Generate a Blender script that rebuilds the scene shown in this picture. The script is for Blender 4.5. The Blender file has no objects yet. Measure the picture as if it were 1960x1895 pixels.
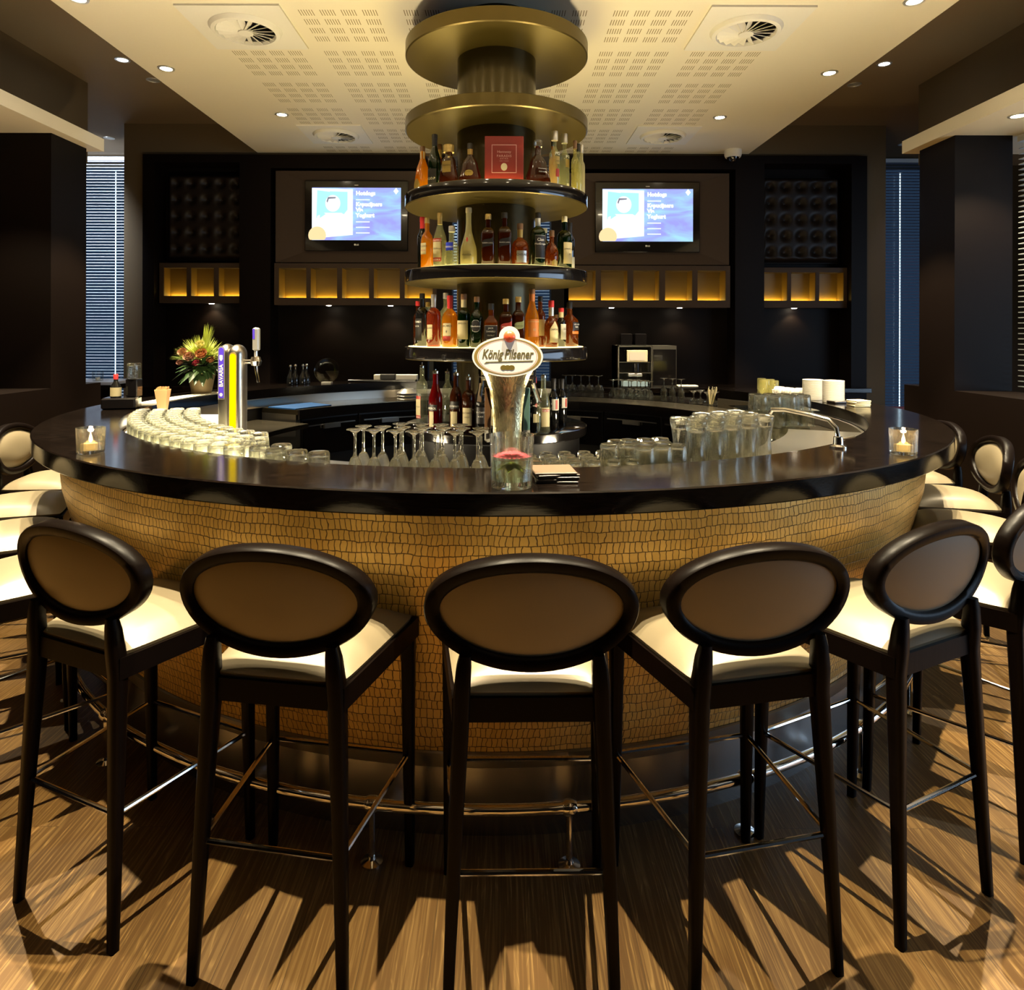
import bpy, math, random
from mathutils import Vector, Matrix
random.seed(7)
PI = math.pi
rad = math.radians
sc = bpy.context.scene
COL = sc.collection
F = 1307.0; VX = 962.0; HY = 638.0; EYE = 1.52
CX, CY = -0.04, 4.10            # centre of the round bar

def XW(px, Y): return (px - VX) * Y / F
def ZW(py, Y): return EYE + (HY - py) * Y / F
def pol(r, a): return (CX + r * math.cos(rad(a)), CY + r * math.sin(rad(a)))
def front_angle(px, r):
    """angle (deg, 0 = +x, 270 = towards the door side) on the near side of a circle round the bar centre"""
    best = None
    for k in range(1800, 3601):
        a = k / 10
        x, y = pol(r, a)
        d = abs(VX + x * F / y - px)
        if best is None or d < best[0]: best = (d, a)
    return best[1]
def back_angle(px, r):
    best = None
    for k in range(-100, 1901):
        a = k / 10
        x, y = pol(r, a)
        d = abs(VX + x * F / y - px)
        if best is None or d < best[0]: best = (d, a)
    return best[1]

# ------------------------------------------------------------------ materials
def newmat(name):
    m = bpy.data.materials.new(name); m.use_nodes = True
    nt = m.node_tree; nt.nodes.clear()
    out = nt.nodes.new('ShaderNodeOutputMaterial')
    return m, nt, out
def node(nt, t, **kw):
    n = nt.nodes.new(t)
    for k, v in kw.items():
        if k in n.inputs.keys(): n.inputs[k].default_value = v
        else: setattr(n, k, v)
    return n
def mat(name, base, rough=.5, metal=0., coat=0., emit=None, estr=1., spec=.5, alpha=1., sheen=0., bump=None):
    m, nt, out = newmat(name)
    b = nt.nodes.new('ShaderNodeBsdfPrincipled')
    b.inputs['Base Color'].default_value = (*base, 1)
    b.inputs['Roughness'].default_value = rough
    b.inputs['Metallic'].default_value = metal
    b.inputs['Coat Weight'].default_value = coat
    b.inputs['Specular IOR Level'].default_value = spec
    b.inputs['Sheen Weight'].default_value = sheen
    if emit:
        b.inputs['Emission Color'].default_value = (*emit, 1); b.inputs['Emission Strength'].default_value = estr
    if bump:
        sc_, st = bump
        tc = nt.nodes.new('ShaderNodeTexCoord')
        mp = node(nt, 'ShaderNodeMapping'); mp.inputs['Scale'].default_value = sc_
        nz = node(nt, 'ShaderNodeTexNoise', Scale=1.0, Detail=3.0)
        bp = node(nt, 'ShaderNodeBump', Strength=st, Distance=.002)
        nt.links.new(tc.outputs['Object'], mp.inputs[0]); nt.links.new(mp.outputs[0], nz.inputs['Vector'])
        nt.links.new(nz.outputs[0], bp.inputs['Height']); nt.links.new(bp.outputs[0], b.inputs['Normal'])
    nt.links.new(b.outputs[0], out.inputs[0])
    return m
def emis(name, col, s):
    m, nt, out = newmat(name)
    e = node(nt, 'ShaderNodeEmission'); e.inputs[0].default_value = (*col, 1); e.inputs[1].default_value = s
    nt.links.new(e.outputs[0], out.inputs[0]); return m
def glassy(name, tint=(.95, .97, .95), lo=.05, hi=.85, rough=.03, milk=None, milkfac=.0, pw=2.2):
    """see-through glass: clear face-on, mirror-like at grazing angles, optional coloured content that light shines through"""
    m, nt, out = newmat(name); L = nt.links.new
    tr = node(nt, 'ShaderNodeBsdfTransparent'); tr.inputs[0].default_value = (*tint, 1)
    base = tr
    if milk:
        tl = node(nt, 'ShaderNodeBsdfTranslucent'); tl.inputs[0].default_value = (*milk, 1)
        df = node(nt, 'ShaderNodeBsdfDiffuse'); df.inputs[0].default_value = (*milk, 1)
        mm = node(nt, 'ShaderNodeMixShader'); mm.inputs[0].default_value = .35
        L(tl.outputs[0], mm.inputs[1]); L(df.outputs[0], mm.inputs[2])
        mx = node(nt, 'ShaderNodeMixShader'); mx.inputs[0].default_value = milkfac
        L(tr.outputs[0], mx.inputs[1]); L(mm.outputs[0], mx.inputs[2]); base = mx
    lw = node(nt, 'ShaderNodeLayerWeight', Blend=.5)
    p = node(nt, 'ShaderNodeMath', operation='POWER'); p.inputs[1].default_value = pw
    mr = node(nt, 'ShaderNodeMapRange'); mr.inputs['To Min'].default_value = lo; mr.inputs['To Max'].default_value = hi
    L(lw.outputs['Facing'], p.inputs[0]); L(p.outputs[0], mr.inputs['Value'])
    g = node(nt, 'ShaderNodeBsdfGlossy'); g.inputs['Color'].default_value = (.95, .95, .93, 1); g.inputs['Roughness'].default_value = rough
    mx2 = node(nt, 'ShaderNodeMixShader')
    L(mr.outputs[0], mx2.inputs[0]); L(base.outputs[0], mx2.inputs[1]); L(g.outputs[0], mx2.inputs[2])
    L(mx2.outputs[0], out.inputs[0]); return m

M = {}
M['stool_wood'] = mat('stool_wood', (.003, .0017, .0012), .34, spec=.065, bump=((60, 60, 6), .15))
M['leather'] = mat('pearl_leather', (.19, .155, .096), .38, metal=.15, bump=((400, 400, 400), .06))
M['chrome'] = mat('chrome', (.90, .88, .84), .10, metal=1)
M['steel'] = mat('brushed_steel', (.42, .39, .34), .28, metal=1)
M['kick'] = mat('kick_steel', (.50, .50, .50), .24, metal=1)
M['worktop'] = mat('worktop_steel', (.16, .135, .09), .26, metal=1)
M['black_gloss'] = mat('black_gloss', (.006, .005, .005), .12, coat=.5)
M['black'] = mat('black_matt', (.008, .007, .007), .5)
M['bronze'] = mat('bronze_laminate', (.11, .080, .022), .36, metal=.8)
M['core'] = mat('core_bronze', (.045, .034, .013), .22, metal=.7)
M['wall_wood'] = mat('wenge_panel', (.0042, .0021, .0013), .5, spec=.12, bump=((8, 8, 60), .05))
M['wall_paint'] = mat('brown_wall', (.115, .080, .042), .75, spec=.2)
M['tv_panel'] = mat('tv_wall_panel', (.050, .033, .022), .6, spec=.15)
M['dark_ceiling'] = mat('dark_ceiling', (.17, .120, .066), .8)
M['canopy'] = mat('canopy_paint', (.80, .72, .55), .5)
M['white'] = mat('white_paint', (.78, .74, .64), .55)
M['porcelain'] = mat('porcelain', (.80, .76, .66), .25, coat=.3)
M['cream'] = mat('cream_card', (.75, .66, .42), .6)
M['paper'] = mat('paper', (.85, .80, .66), .7)
M['black_leather'] = mat('black_leather', (.016, .011, .008), .32, coat=.2)
M['brown_leather'] = mat('brown_leather', (.10, .065, .04), .5)
M['wax'] = mat('wax', (.75, .55, .22), .5, emit=(1, .55, .12), estr=.35)
M['flame'] = emis('flame', (1, .62, .22), 30)
M['lamp'] = emis('lamp_lens', (1, .86, .62), 60)
M['lamp_cool'] = emis('lamp_lens_cool', (.85, .93, 1), 25)
M['led_gold'] = emis('led_gold', (1, .68, .14), 26)
M['shelf_light'] = emis('shelf_light', (1, .78, .27), 3.6)
M['tray_light'] = emis('tray_light', (1, .86, .58), 5.0)
M['glass'] = glassy('clear_glass', lo=.06, hi=.9, rough=.03)
def realglass(name, col, ior=1.45, rough=0.):
    m, nt, out = newmat(name); g = node(nt, 'ShaderNodeBsdfGlass', IOR=ior, Roughness=rough); g.inputs[0].default_value = (*col, 1); 
    tr = node(nt, 'ShaderNodeBsdfTransparent'); tr.inputs[0].default_value = (*col, 1)
    m1 = node(nt, 'ShaderNodeMixShader'); m1.inputs[0].default_value = .27; nt.links.new(g.outputs[0], m1.inputs[1]); nt.links.new(tr.outputs[0], m1.inputs[2])
    tl = node(nt, 'ShaderNodeBsdfTranslucent'); tl.inputs[0].default_value = (.95, .90, .72, 1)
    m2 = node(nt, 'ShaderNodeMixShader'); m2.inputs[0].default_value = .018; nt.links.new(m1.outputs[0], m2.inputs[1]); nt.links.new(tl.outputs[0], m2.inputs[2])
    nt.links.new(m2.outputs[0], out.inputs[0]); return m
M['pane'] = glassy('window_glass', lo=.004, hi=.3)
M['crystal'] = realglass('drinking_glass', (.97, .97, .94))
M['thick_glass'] = glassy('thick_glass', tint=(.95, .96, .94), lo=.07, hi=.95, rough=.03)
M['blind'] = mat('blind_slat', (.70, .74, .78), .45)
M['red'] = mat('red_card', (.26, .022, .014), .5)
M['pink'] = mat('pink_foil', (.75, .42, .38), .4)
M['gold'] = mat('gold_foil', (.62, .45, .16), .3, metal=.7)
M['silver'] = mat('silver_cap', (.62, .60, .55), .3, metal=.7)
M['redcap'] = mat('red_cap', (.45, .03, .03), .35)
M['label_cream'] = mat('label_cream', (.44, .37, .20), .6)
M['label_white'] = mat('label_white', (.46, .44, .38), .6)
M['label_red'] = mat('label_red', (.32, .03, .02), .5)
M['label_black'] = mat('label_black', (.012, .010, .010), .5)
M['label_orange'] = mat('label_orange', (.42, .13, .02), .5)
M['label_green'] = mat('label_green', (.19, .21, .09), .5)
M['label_gold'] = mat('label_gold', (.36, .25, .07), .4, metal=.4)
M['ink'] = mat('ink', (.03, .025, .02), .6)
M['ink_white'] = mat('ink_white', (.75, .72, .64), .6)
M['ink_blue'] = mat('ink_blue', (.02, .04, .45), .5)
M['brown_wood'] = mat('brown_wood', (.16, .08, .035), .4)
M['green_paint'] = mat('green_paint', (.10, .20, .17), .4)
M['oak_light'] = mat('light_wood', (.52, .30, .13), .5)
M['blue_mat'] = mat('blue_rubber', (.003, .036, .12), .65, spec=.2)
M['redbench'] = mat('red_upholstery', (.16, .02, .02), .5)
M['purple'] = mat('purple_sign', (.06, .03, .35), .3, emit=(.16, .09, .9), estr=.22)
M['signwhite'] = mat('sign_white', (.60, .58, .55), .35, emit=(1, .93, .88), estr=.12)
M['yellow_light'] = emis('yellow_light', (1, .66, .0), 1.15)
M['red_ball'] = mat('red_ball', (.62, .08, .03), .25, emit=(1, .12, .04), estr=.15, coat=.4)
M['petal_pink'] = mat('petal_pink', (.45, .06, .09), .5)
M['petal_rose'] = mat('petal_rose', (.40, .19, .13), .6)
M['petal_cream'] = mat('petal_cream', (.55, .50, .20), .6)
M['petal_orange'] = mat('petal_orange', (.36, .14, .05), .6)
M['leaf'] = mat('leaf', (.035, .075, .02), .4)
M['leaf_lime'] = mat('lime_grass', (.45, .50, .10), .6)
M['pot'] = mat('pot', (.30, .22, .10), .6)
M['water'] = glassy('water', tint=(.90, .93, .80), lo=.06, hi=.8)
def bmat(key, col, clear=.3, tint=None):
    M[key] = glassy(key, tint=tint or tuple(min(1, c * 1.3 + .05) for c in col), lo=.04, hi=.6, rough=.05, milk=col, milkfac=1 - clear, pw=3)
bmat('amber', (.22, .060, .005), .42, (.62, .28, .07))
bmat('dark_amber', (.075, .016, .003), .22, (.30, .09, .03))
bmat('honey', (.55, .24, .012), .42, (.95, .62, .15))
bmat('orange_liquor', (.62, .27, .008), .1)
bmat('rose_liquor', (.30, .055, .02), .45, (.70, .28, .16))
bmat('red_liquor', (.20, .004, .004), .3)
bmat('green_glass', (.006, .022, .005), .35, (.10, .24, .07))
bmat('clear_bottle', (.60, .62, .40), .84, (.92, .94, .86))
bmat('yellow_bottle', (.50, .46, .20), .70, (.95, .92, .6))
bmat('frost', (.52, .48, .28), .02)
M['black_glass'] = mat('black_glass', (.006, .006, .006), .06, coat=.6)

def floor_mat():
    m, nt, out = newmat('oak_floor'); L = nt.links.new
    tc = node(nt, 'ShaderNodeTexCoord')
    mp = node(nt, 'ShaderNodeMapping'); mp.inputs['Rotation'].default_value = (0, 0, PI / 2)
    L(tc.outputs['Object'], mp.inputs[0])
    br = node(nt, 'ShaderNodeTexBrick', Scale=1.0)
    br.inputs['Color1'].default_value = (.25, .25, .25, 1); br.inputs['Color2'].default_value = (.85, .85, .85, 1)
    br.inputs['Mortar'].default_value = (0, 0, 0, 1)
    br.inputs['Mortar Size'].default_value = .0007; br.inputs['Brick Width'].default_value = 2.1; br.inputs['Row Height'].default_value = .17
    br.inputs['Bias'].default_value = 0; br.offset = .37
    L(mp.outputs[0], br.inputs['Vector'])
    # per-board offset so the grain breaks at joints
    ad = node(nt, 'ShaderNodeVectorMath', operation='MULTIPLY_ADD')
    ad.inputs[1].default_value = (7, 3, 5); L(br.outputs['Color'], ad.inputs[0]); L(tc.outputs['Object'], ad.inputs[2])
    m1 = node(nt, 'ShaderNodeMapping'); m1.inputs['Scale'].default_value = (9, .9, 1); L(ad.outputs[0], m1.inputs[0])
    wv = node(nt, 'ShaderNodeTexNoise', Scale=1.0, Detail=2.0, Distortion=.6); L(m1.outputs[0], wv.inputs['Vector'])
    mul = node(nt, 'ShaderNodeMath', operation='MULTIPLY'); mul.inputs[1].default_value = 17; L(wv.outputs[0], mul.inputs[0])
    fr = node(nt, 'ShaderNodeMath', operation='PINGPONG'); fr.inputs[1].default_value = .5; L(mul.outputs[0], fr.inputs[0])
    r0 = node(nt, 'ShaderNodeMapRange'); r0.inputs['From Min'].default_value = .28; r0.inputs['From Max'].default_value = .5; L(fr.outputs[0], r0.inputs['Value'])
    m2 = node(nt, 'ShaderNodeMapping'); m2.inputs['Scale'].default_value = (170, 3.5, 1); L(ad.outputs[0], m2.inputs[0])
    nz = node(nt, 'ShaderNodeTexNoise', Scale=1.0, Detail=3.0); L(m2.outputs[0], nz.inputs['Vector'])
    r1 = node(nt, 'ShaderNodeMapRange'); r1.inputs['From Min'].default_value = .47; r1.inputs['From Max'].default_value = .60; L(nz.outputs[0], r1.inputs['Value'])
    mm = node(nt, 'ShaderNodeMath', operation='MULTIPLY'); L(r0.outputs[0], mm.inputs[0]); L(r1.outputs[0], mm.inputs[1])
    cr = node(nt, 'ShaderNodeValToRGB'); e = cr.color_ramp.elements
    e[0].position = 0; e[0].color = (.085, .040, .010, 1); e[1].position = 1; e[1].color = (.175, .092, .025, 1)
    L(br.outputs['Color'], cr.inputs[0])
    x1 = node(nt, 'ShaderNodeMix', data_type='RGBA'); x1.inputs['B'].default_value = (.34, .205, .068, 1)
    sm = node(nt, 'ShaderNodeMath', operation='MAXIMUM'); L(mm.outputs[0], sm.inputs[0])
    h = node(nt, 'ShaderNodeMath', operation='MULTIPLY'); h.inputs[1].default_value = .42; L(r1.outputs[0], h.inputs[0]); L(h.outputs[0], sm.inputs[1])
    L(sm.outputs[0], x1.inputs['Factor']); L(cr.outputs[0], x1.inputs['A'])
    x2 = node(nt, 'ShaderNodeMix', data_type='RGBA'); x2.inputs['B'].default_value = (.05, .026, .009, 1)
    L(br.outputs['Fac'], x2.inputs['Factor']); L(x1.outputs['Result'], x2.inputs['A'])
    b = node(nt, 'ShaderNodeBsdfPrincipled', Roughness=.42); L(x2.outputs['Result'], b.inputs['Base Color'])
    bp = node(nt, 'ShaderNodeBump', Strength=.18, Distance=.002); L(sm.outputs[0], bp.inputs['Height']); L(bp.outputs[0], b.inputs['Normal'])
    L(b.outputs[0], out.inputs[0]); return m
M['floor'] = floor_mat()

def croc_mat():
    m, nt, out = newmat('croc_leather'); L = nt.links.new
    uv = node(nt, 'ShaderNodeTexCoord')
    # wavy rows and jittered columns
    n1 = node(nt, 'ShaderNodeTexNoise', Scale=6.0, Detail=1.0); L(uv.outputs['UV'], n1.inputs['Vector'])
    n2 = node(nt, 'ShaderNodeTexNoise', Scale=38.0, Detail=1.0); L(uv.outputs['UV'], n2.inputs['Vector'])
    s1 = node(nt, 'ShaderNodeVectorMath', operation='SUBTRACT'); s1.inputs[1].default_value = (.5, .5, .5); L(n1.outputs['Color'], s1.inputs[0])
    s2 = node(nt, 'ShaderNodeVectorMath', operation='SUBTRACT'); s2.inputs[1].default_value = (.5, .5, .5); L(n2.outputs['Color'], s2.inputs[0])
    a1 = node(nt, 'ShaderNodeVectorMath', operation='MULTIPLY_ADD'); a1.inputs[1].default_value = (.05, .022, 0); L(s1.outputs[0], a1.inputs[0]); L(uv.outputs['UV'], a1.inputs[2])
    a2 = node(nt, 'ShaderNodeVectorMath', operation='MULTIPLY_ADD'); a2.inputs[1].default_value = (.011, .010, 0); L(s2.outputs[0], a2.inputs[0]); L(a1.outputs[0], a2.inputs[2])
    br = node(nt, 'ShaderNodeTexBrick', Scale=1.0)
    br.inputs['Color1'].default_value = (.80, .55, .17, 1); br.inputs['Color2'].default_value = (.68, .45, .125, 1); br.inputs['Mortar'].default_value = (.12, .07, .02, 1)
    br.inputs['Mortar Size'].default_value = .0016; br.inputs['Mortar Smooth'].default_value = .6
    br.inputs['Brick Width'].default_value = .0168; br.inputs['Row Height'].default_value = .0315
    br.offset = .42; br.squash = 1.25; br.squash_frequency = 4
    L(a2.outputs[0], br.inputs['Vector'])
    b = node(nt, 'ShaderNodeBsdfPrincipled', Roughness=.36, Metallic=.4)
    L(br.outputs['Color'], b.inputs['Base Color'])
    inv = node(nt, 'ShaderNodeMath', operation='SUBTRACT'); inv.inputs[0].default_value = 1; L(br.outputs['Fac'], inv.inputs[1])
    bp = node(nt, 'ShaderNodeBump', Strength=.55, Distance=.003); L(inv.outputs[0], bp.inputs['Height']); L(bp.outputs[0], b.inputs['Normal'])
    L(b.outputs[0], out.inputs[0]); return m
M['croc'] = croc_mat()

def bartop_mat():
    m, nt, out = newmat('bar_top_wenge'); L = nt.links.new
    tc = node(nt, 'ShaderNodeTexCoord'); mp = node(nt, 'ShaderNodeMapping'); mp.inputs['Scale'].default_value = (14, 150, 150)
    L(tc.outputs['Object'], mp.inputs[0])
    nz = node(nt, 'ShaderNodeTexNoise', Scale=1.0, Detail=4.0); L(mp.outputs[0], nz.inputs['Vector'])
    cr = node(nt, 'ShaderNodeValToRGB'); e = cr.color_ramp.elements
    e[0].position = .4; e[0].color = (.002, .0014, .001, 1); e[1].position = .75; e[1].color = (.008, .005, .0038, 1)
    L(nz.outputs[0], cr.inputs[0])
    b = node(nt, 'ShaderNodeBsdfPrincipled', Roughness=.12); b.inputs['Specular IOR Level'].default_value = .45
    L(cr.outputs[0], b.inputs['Base Color'])
    bp = node(nt, 'ShaderNodeBump', Strength=.06, Distance=.002); L(nz.outputs[0], bp.inputs['Height']); L(bp.outputs[0], b.inputs['Normal'])
    L(b.outputs[0], out.inputs[0]); return m
M['bartop'] = bartop_mat()

def ceiling_mat():
    """white plaster panel with square fields of slotted acoustic perforation"""
    m, nt, out = newmat('perforated_plaster'); L = nt.links.new
    tc = node(nt, 'ShaderNodeTexCoord'); sp = node(nt, 'ShaderNodeSeparateXYZ'); L(tc.outputs['Object'], sp.inputs[0])
    def mth(op, a, b=None, c=None):
        n = node(nt, 'ShaderNodeMath', operation=op)
        for i, v in enumerate((a, b, c)):
            if v is None: continue
            if hasattr(v, 'is_output'): L(v, n.inputs[i])
            else: n.inputs[i].default_value = v
        return n.outputs[0]
    def band(v, lo, hi): return mth('MULTIPLY', mth('GREATER_THAN', v, lo), mth('LESS_THAN', v, hi))
    gx, gy = .612, .579
    X, Y = sp.outputs[0], sp.outputs[1]
    u = mth('DIVIDE', mth('ADD', X, 1.877), gx); v = mth('DIVIDE', mth('SUBTRACT', Y, 3.88), gy)
    fu = mth('FRACT', mth('ADD', u, 20)); fv = mth('FRACT', mth('ADD', v, 20))
    bu = mth('DIVIDE', mth('SUBTRACT', fu, .10), .2025); bv = mth('DIVIDE', mth('SUBTRACT', fv, .10), .205)
    inu = band(fu, .10, .91); inv_ = band(fv, .10, .92)
    fbu = mth('FRACT', bu); fbv = mth('FRACT', bv)
    blk = mth('MULTIPLY', band(fbu, .10, .84), band(fbv, .12, .74))
    sl = mth('FRACT', mth('MULTIPLY', mth('SUBTRACT', fbu, .10), 8.1))
    slit = mth('LESS_THAN', sl, .30)
    ok = mth('MULTIPLY', mth('MULTIPLY', inu, inv_), mth('MULTIPLY', blk, slit))
    rng = mth('MULTIPLY', band(u, 0, 6), band(v, -5, 5.6))
    outer = mth('MAXIMUM', mth('LESS_THAN', u, 1), mth('GREATER_THAN', u, 5))
    dif = mth('MULTIPLY', outer, mth('MAXIMUM', band(v, 0, 1.05), band(v, 3.85, 5.0)))
    msk = mth('MULTIPLY', mth('MULTIPLY', ok, rng), mth('SUBTRACT', 1, dif))
    x = node(nt, 'ShaderNodeMix', data_type='RGBA'); x.inputs['A'].default_value = (.80, .72, .54, 1); x.inputs['B'].default_value = (.20, .14, .035, 1)
    L(msk, x.inputs['Factor'])
    b = node(nt, 'ShaderNodeBsdfPrincipled', Roughness=.6); L(x.outputs['Result'], b.inputs['Base Color'])
    L(b.outputs[0], out.inputs[0]); return m
M['ceil'] = ceiling_mat()

def screen_mat():
    m, nt, out = newmat('screen_blue'); L = nt.links.new
    tc = node(nt, 'ShaderNodeTexCoord'); mp = node(nt, 'ShaderNodeMapping'); mp.inputs['Scale'].default_value = (3, 3, 9); mp.inputs['Rotation'].default_value = (0, .6, 0)
    L(tc.outputs['Object'], mp.inputs[0])
    nz = node(nt, 'ShaderNodeTexNoise', Scale=1.0, Detail=3.0, Distortion=.8); L(mp.outputs[0], nz.inputs['Vector'])
    cr = node(nt, 'ShaderNodeValToRGB'); e = cr.color_ramp.elements
    e[0].position = .35; e[0].color = (.36, .37, .95, 1); e[1].position = .72; e[1].color = (.40, .76, .97, 1)
    L(nz.outputs[0], cr.inputs[0])
    em = node(nt, 'ShaderNodeEmission', Strength=.85); L(cr.outputs[0], em.inputs[0]); L(em.outputs[0], out.inputs[0]); return m
M['screen'] = screen_mat()
M['scr_white'] = emis('screen_white', (.85, .97, 1), 1.0)
M['scr_cyan'] = emis('screen_cyan', (.40, .85, .92), .95)
M['scr_peach'] = emis('screen_peach', (1, .70, .36), .9)
M['scr_grey'] = emis('screen_grey', (.32, .30, .38), .6)

def water_tower_mat():
    m, nt, out = newmat('dew_chrome'); L = nt.links.new
    tc = node(nt, 'ShaderNodeTexCoord'); mp = node(nt, 'ShaderNodeMapping'); mp.inputs['Scale'].default_value = (160, 160, 45)
    L(tc.outputs['Object'], mp.inputs[0])
    vo = node(nt, 'ShaderNodeTexNoise', Scale=1.0, Detail=3.0); L(mp.outputs[0], vo.inputs['Vector'])
    b = node(nt, 'ShaderNodeBsdfPrincipled', Roughness=.24, Metallic=.95); b.inputs['Base Color'].default_value = (.88, .78, .46, 1)
    bp = node(nt, 'ShaderNodeBump', Strength=.5, Distance=.004); L(vo.outputs[0], bp.inputs['Height']); L(bp.outputs[0], b.inputs['Normal'])
    L(b.outputs[0], out.inputs[0]); return m
M['dew'] = water_tower_mat()

# ------------------------------------------------------------------ mesh helpers
class MB:
    def __init__(s): s.v = []; s.f = []; s.uv = None
    def add(s, vs, fs):
        o = len(s.v); s.v += [tuple(p) for p in vs]; s.f += [tuple(i + o for i in f) for f in fs]; return s
    def box(s, x0, x1, y0, y1, z0, z1, mtx=None):
        vs = [Vector((x, y, z)) for z in (z0, z1) for y in (y0, y1) for x in (x0, x1)]
        if mtx is not None: vs = [mtx @ p for p in vs]
        return s.add(vs, [(0, 2, 3, 1), (4, 5, 7, 6), (0, 1, 5, 4), (1, 3, 7, 5), (3, 2, 6, 7), (2, 0, 4, 6)])
    def rbox(s, x0, x1, y0, y1, z0, z1, b=.004, mtx=None):
        """box with bevelled vertical and horizontal edges (chamfer)"""
        vs = []; 
        def ringp(x0, x1, y0, y1, c): return [(x0 + c, y0), (x1 - c, y0), (x1, y0 + c), (x1, y1 - c), (x1 - c, y1), (x0 + c, y1), (x0, y1 - c), (x0, y0 + c)]
        lv = [(z0, b), (z0 + b, 0), (z1 - b, 0), (z1, b)]
        for z, ins in lv:
            for (x, y) in ringp(x0 + ins, x1 - ins, y0 + ins, y1 - ins, b): vs.append(Vector((x, y, z)))
        if mtx is not None: vs = [mtx @ p for p in vs]
        fs = [tuple(reversed(range(8))), tuple(range(24, 32))]
        for k in range(3):
            for i in range(8):
                j = (i + 1) % 8; fs.append((k * 8 + i, k * 8 + j, k * 8 + 8 + j, k * 8 + 8 + i))
        return s.add(vs, fs)
    def lathe(s, prof, n=24, c=(0, 0, 0), sq=None, sy=1., rot=0., mtx=None):
        vs = []; fs = []
        for (r, z) in prof:
            for i in range(n):
                a = 2 * PI * i / n + rot
                ca, sa = math.cos(a), math.sin(a)
                if sq:
                    q = 2. / sq
                    ca = math.copysign(abs(ca) ** q, ca); sa = math.copysign(abs(sa) ** q, sa)
                p = Vector((r * ca + c[0], r * sa * sy + c[1], z + c[2]))
                vs.append(mtx @ p if mtx is not None else p)
        for k in range(len(prof) - 1):
            for i in range(n):
                j = (i + 1) % n
                fs.append((k * n + i, k * n + j, k * n + n + j, k * n + n + i))
        if prof[0][0] > 1e-6: fs.append(tuple(reversed(range(n))))
        if prof[-1][0] > 1e-6: fs.append(tuple(range((len(prof) - 1) * n, len(prof) * n)))
        return s.add(vs, fs)
    def shell(s, prof, n=24, c=(0, 0, 0), mtx=None):
        """open revolved sheet, no caps"""
        o = len(s.f); s.lathe(prof, n, c, mtx=mtx)
        s.f = [f for i, f in enumerate(s.f) if i < o or len(f) == 4 or n <= 4]
        return s
    def tube(s, pts, r, n=10, closed=False):
        pts = [Vector(p) for p in pts]; m = len(pts); vs = []; fs = []
        rs = r if isinstance(r, (list, tuple)) else [r] * m
        prev = None
        for k, p in enumerate(pts):
            if closed: t = pts[(k + 1) % m] - pts[k - 1]
            else: t = pts[min(k + 1, m - 1)] - pts[max(k - 1, 0)]
            t.normalize()
            if prev is None:
                ref = Vector((0, 0, 1)) if abs(t.z) < .9 else Vector((1, 0, 0)); u = t.cross(ref).normalized()
            else: u = (prev - t * prev.dot(t)).normalized()
            prev = u; w = t.cross(u)
            for i in range(n):
                a = 2 * PI * i / n; vs.append(p + (u * math.cos(a) + w * math.sin(a)) * rs[k])
        for k in range(m if closed else m - 1):
            k2 = (k + 1) % m
            for i in range(n):
                j = (i + 1) % n; fs.append((k * n + i, k * n + j, k2 * n + j, k2 * n + i))
        if not closed: fs += [tuple(reversed(range(n))), tuple(range((m - 1) * n, m * n))]
        return s.add(vs, fs)
    def ring(s, r0, r1, z0, z1, a0=0, a1=360, n=96, c=(CX, CY), b=0.):
        """annular slab (sector of a flat ring) with optional outer-edge chamfer"""
        full = abs(a1 - a0) >= 359.9
        prof = [(r0, z0), (r1 - b, z0), (r1, z0 + b), (r1, z1 - b), (r1 - b, z1), (r0, z1)] if b else [(r0, z0), (r1, z0), (r1, z1), (r0, z1)]
        return s.revolve(prof, a0, a1, n, c, True, full)
    def revolve(s, prof, a0, a1, n, c=(CX, CY), closed=True, full=False):
        m = len(prof); cnt = n if full else n + 1; vs = []; fs = []
        for i in range(cnt):
            a = rad(a0 + (a1 - a0) * i / n)
            for (r, z) in prof: vs.append((c[0] + r * math.cos(a), c[1] + r * math.sin(a), z))
        for i in range(n):
            i2 = (i + 1) % cnt
            for k in range(m if closed else m - 1):
                k2 = (k + 1) % m
                fs.append((i * m + k, i2 * m + k, i2 * m + k2, i * m + k2))
        if closed and not full: fs += [tuple(range(m)), tuple(reversed(range(n * m, n * m + m)))]
        return s.add(vs, fs)
    def prism(s, poly, t0, t1, mtx=None):
        """polygon in x,z extruded along y"""
        n = len(poly); vs = [Vector((x, t0, z)) for x, z in poly] + [Vector((x, t1, z)) for x, z in poly]
        if mtx is not None: vs = [mtx @ p for p in vs]
        fs = [tuple(range(n)), tuple(reversed(range(n, 2 * n)))]
        for i in range(n):
            j = (i + 1) % n; fs.append((i, i + n, j + n, j))
        return s.add(vs, fs)
    def mesh(s, name, smooth=True, ang=35):
        me = bpy.data.meshes.new(name); me.from_pydata(s.v, [], s.f); me.validate()
        if smooth:
            me.polygons.foreach_set('use_smooth', [True] * len(me.polygons)); me.set_sharp_from_angle(angle=rad(ang))
        me.update(); return me
    def build(s, name, m, parent=None, loc=(0, 0, 0), rotz=0, smooth=True, ang=35):
        return link(name, s.mesh(name, smooth, ang), m, parent, loc, rotz)
def link(name, me, m, parent=None, loc=(0, 0, 0), rotz=0):
    if not me.materials: me.materials.append(M[m] if isinstance(m, str) else m)
    o = bpy.data.objects.new(name, me); COL.objects.link(o); o.parent = parent; o.location = loc; o.rotation_euler = (0, 0, rotz); return o
def fixnormals(o):
    import bmesh
    bm = bmesh.new(); bm.from_mesh(o.data); bmesh.ops.recalc_face_normals(bm, faces=bm.faces); bm.to_mesh(o.data); bm.free(); return o
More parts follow.
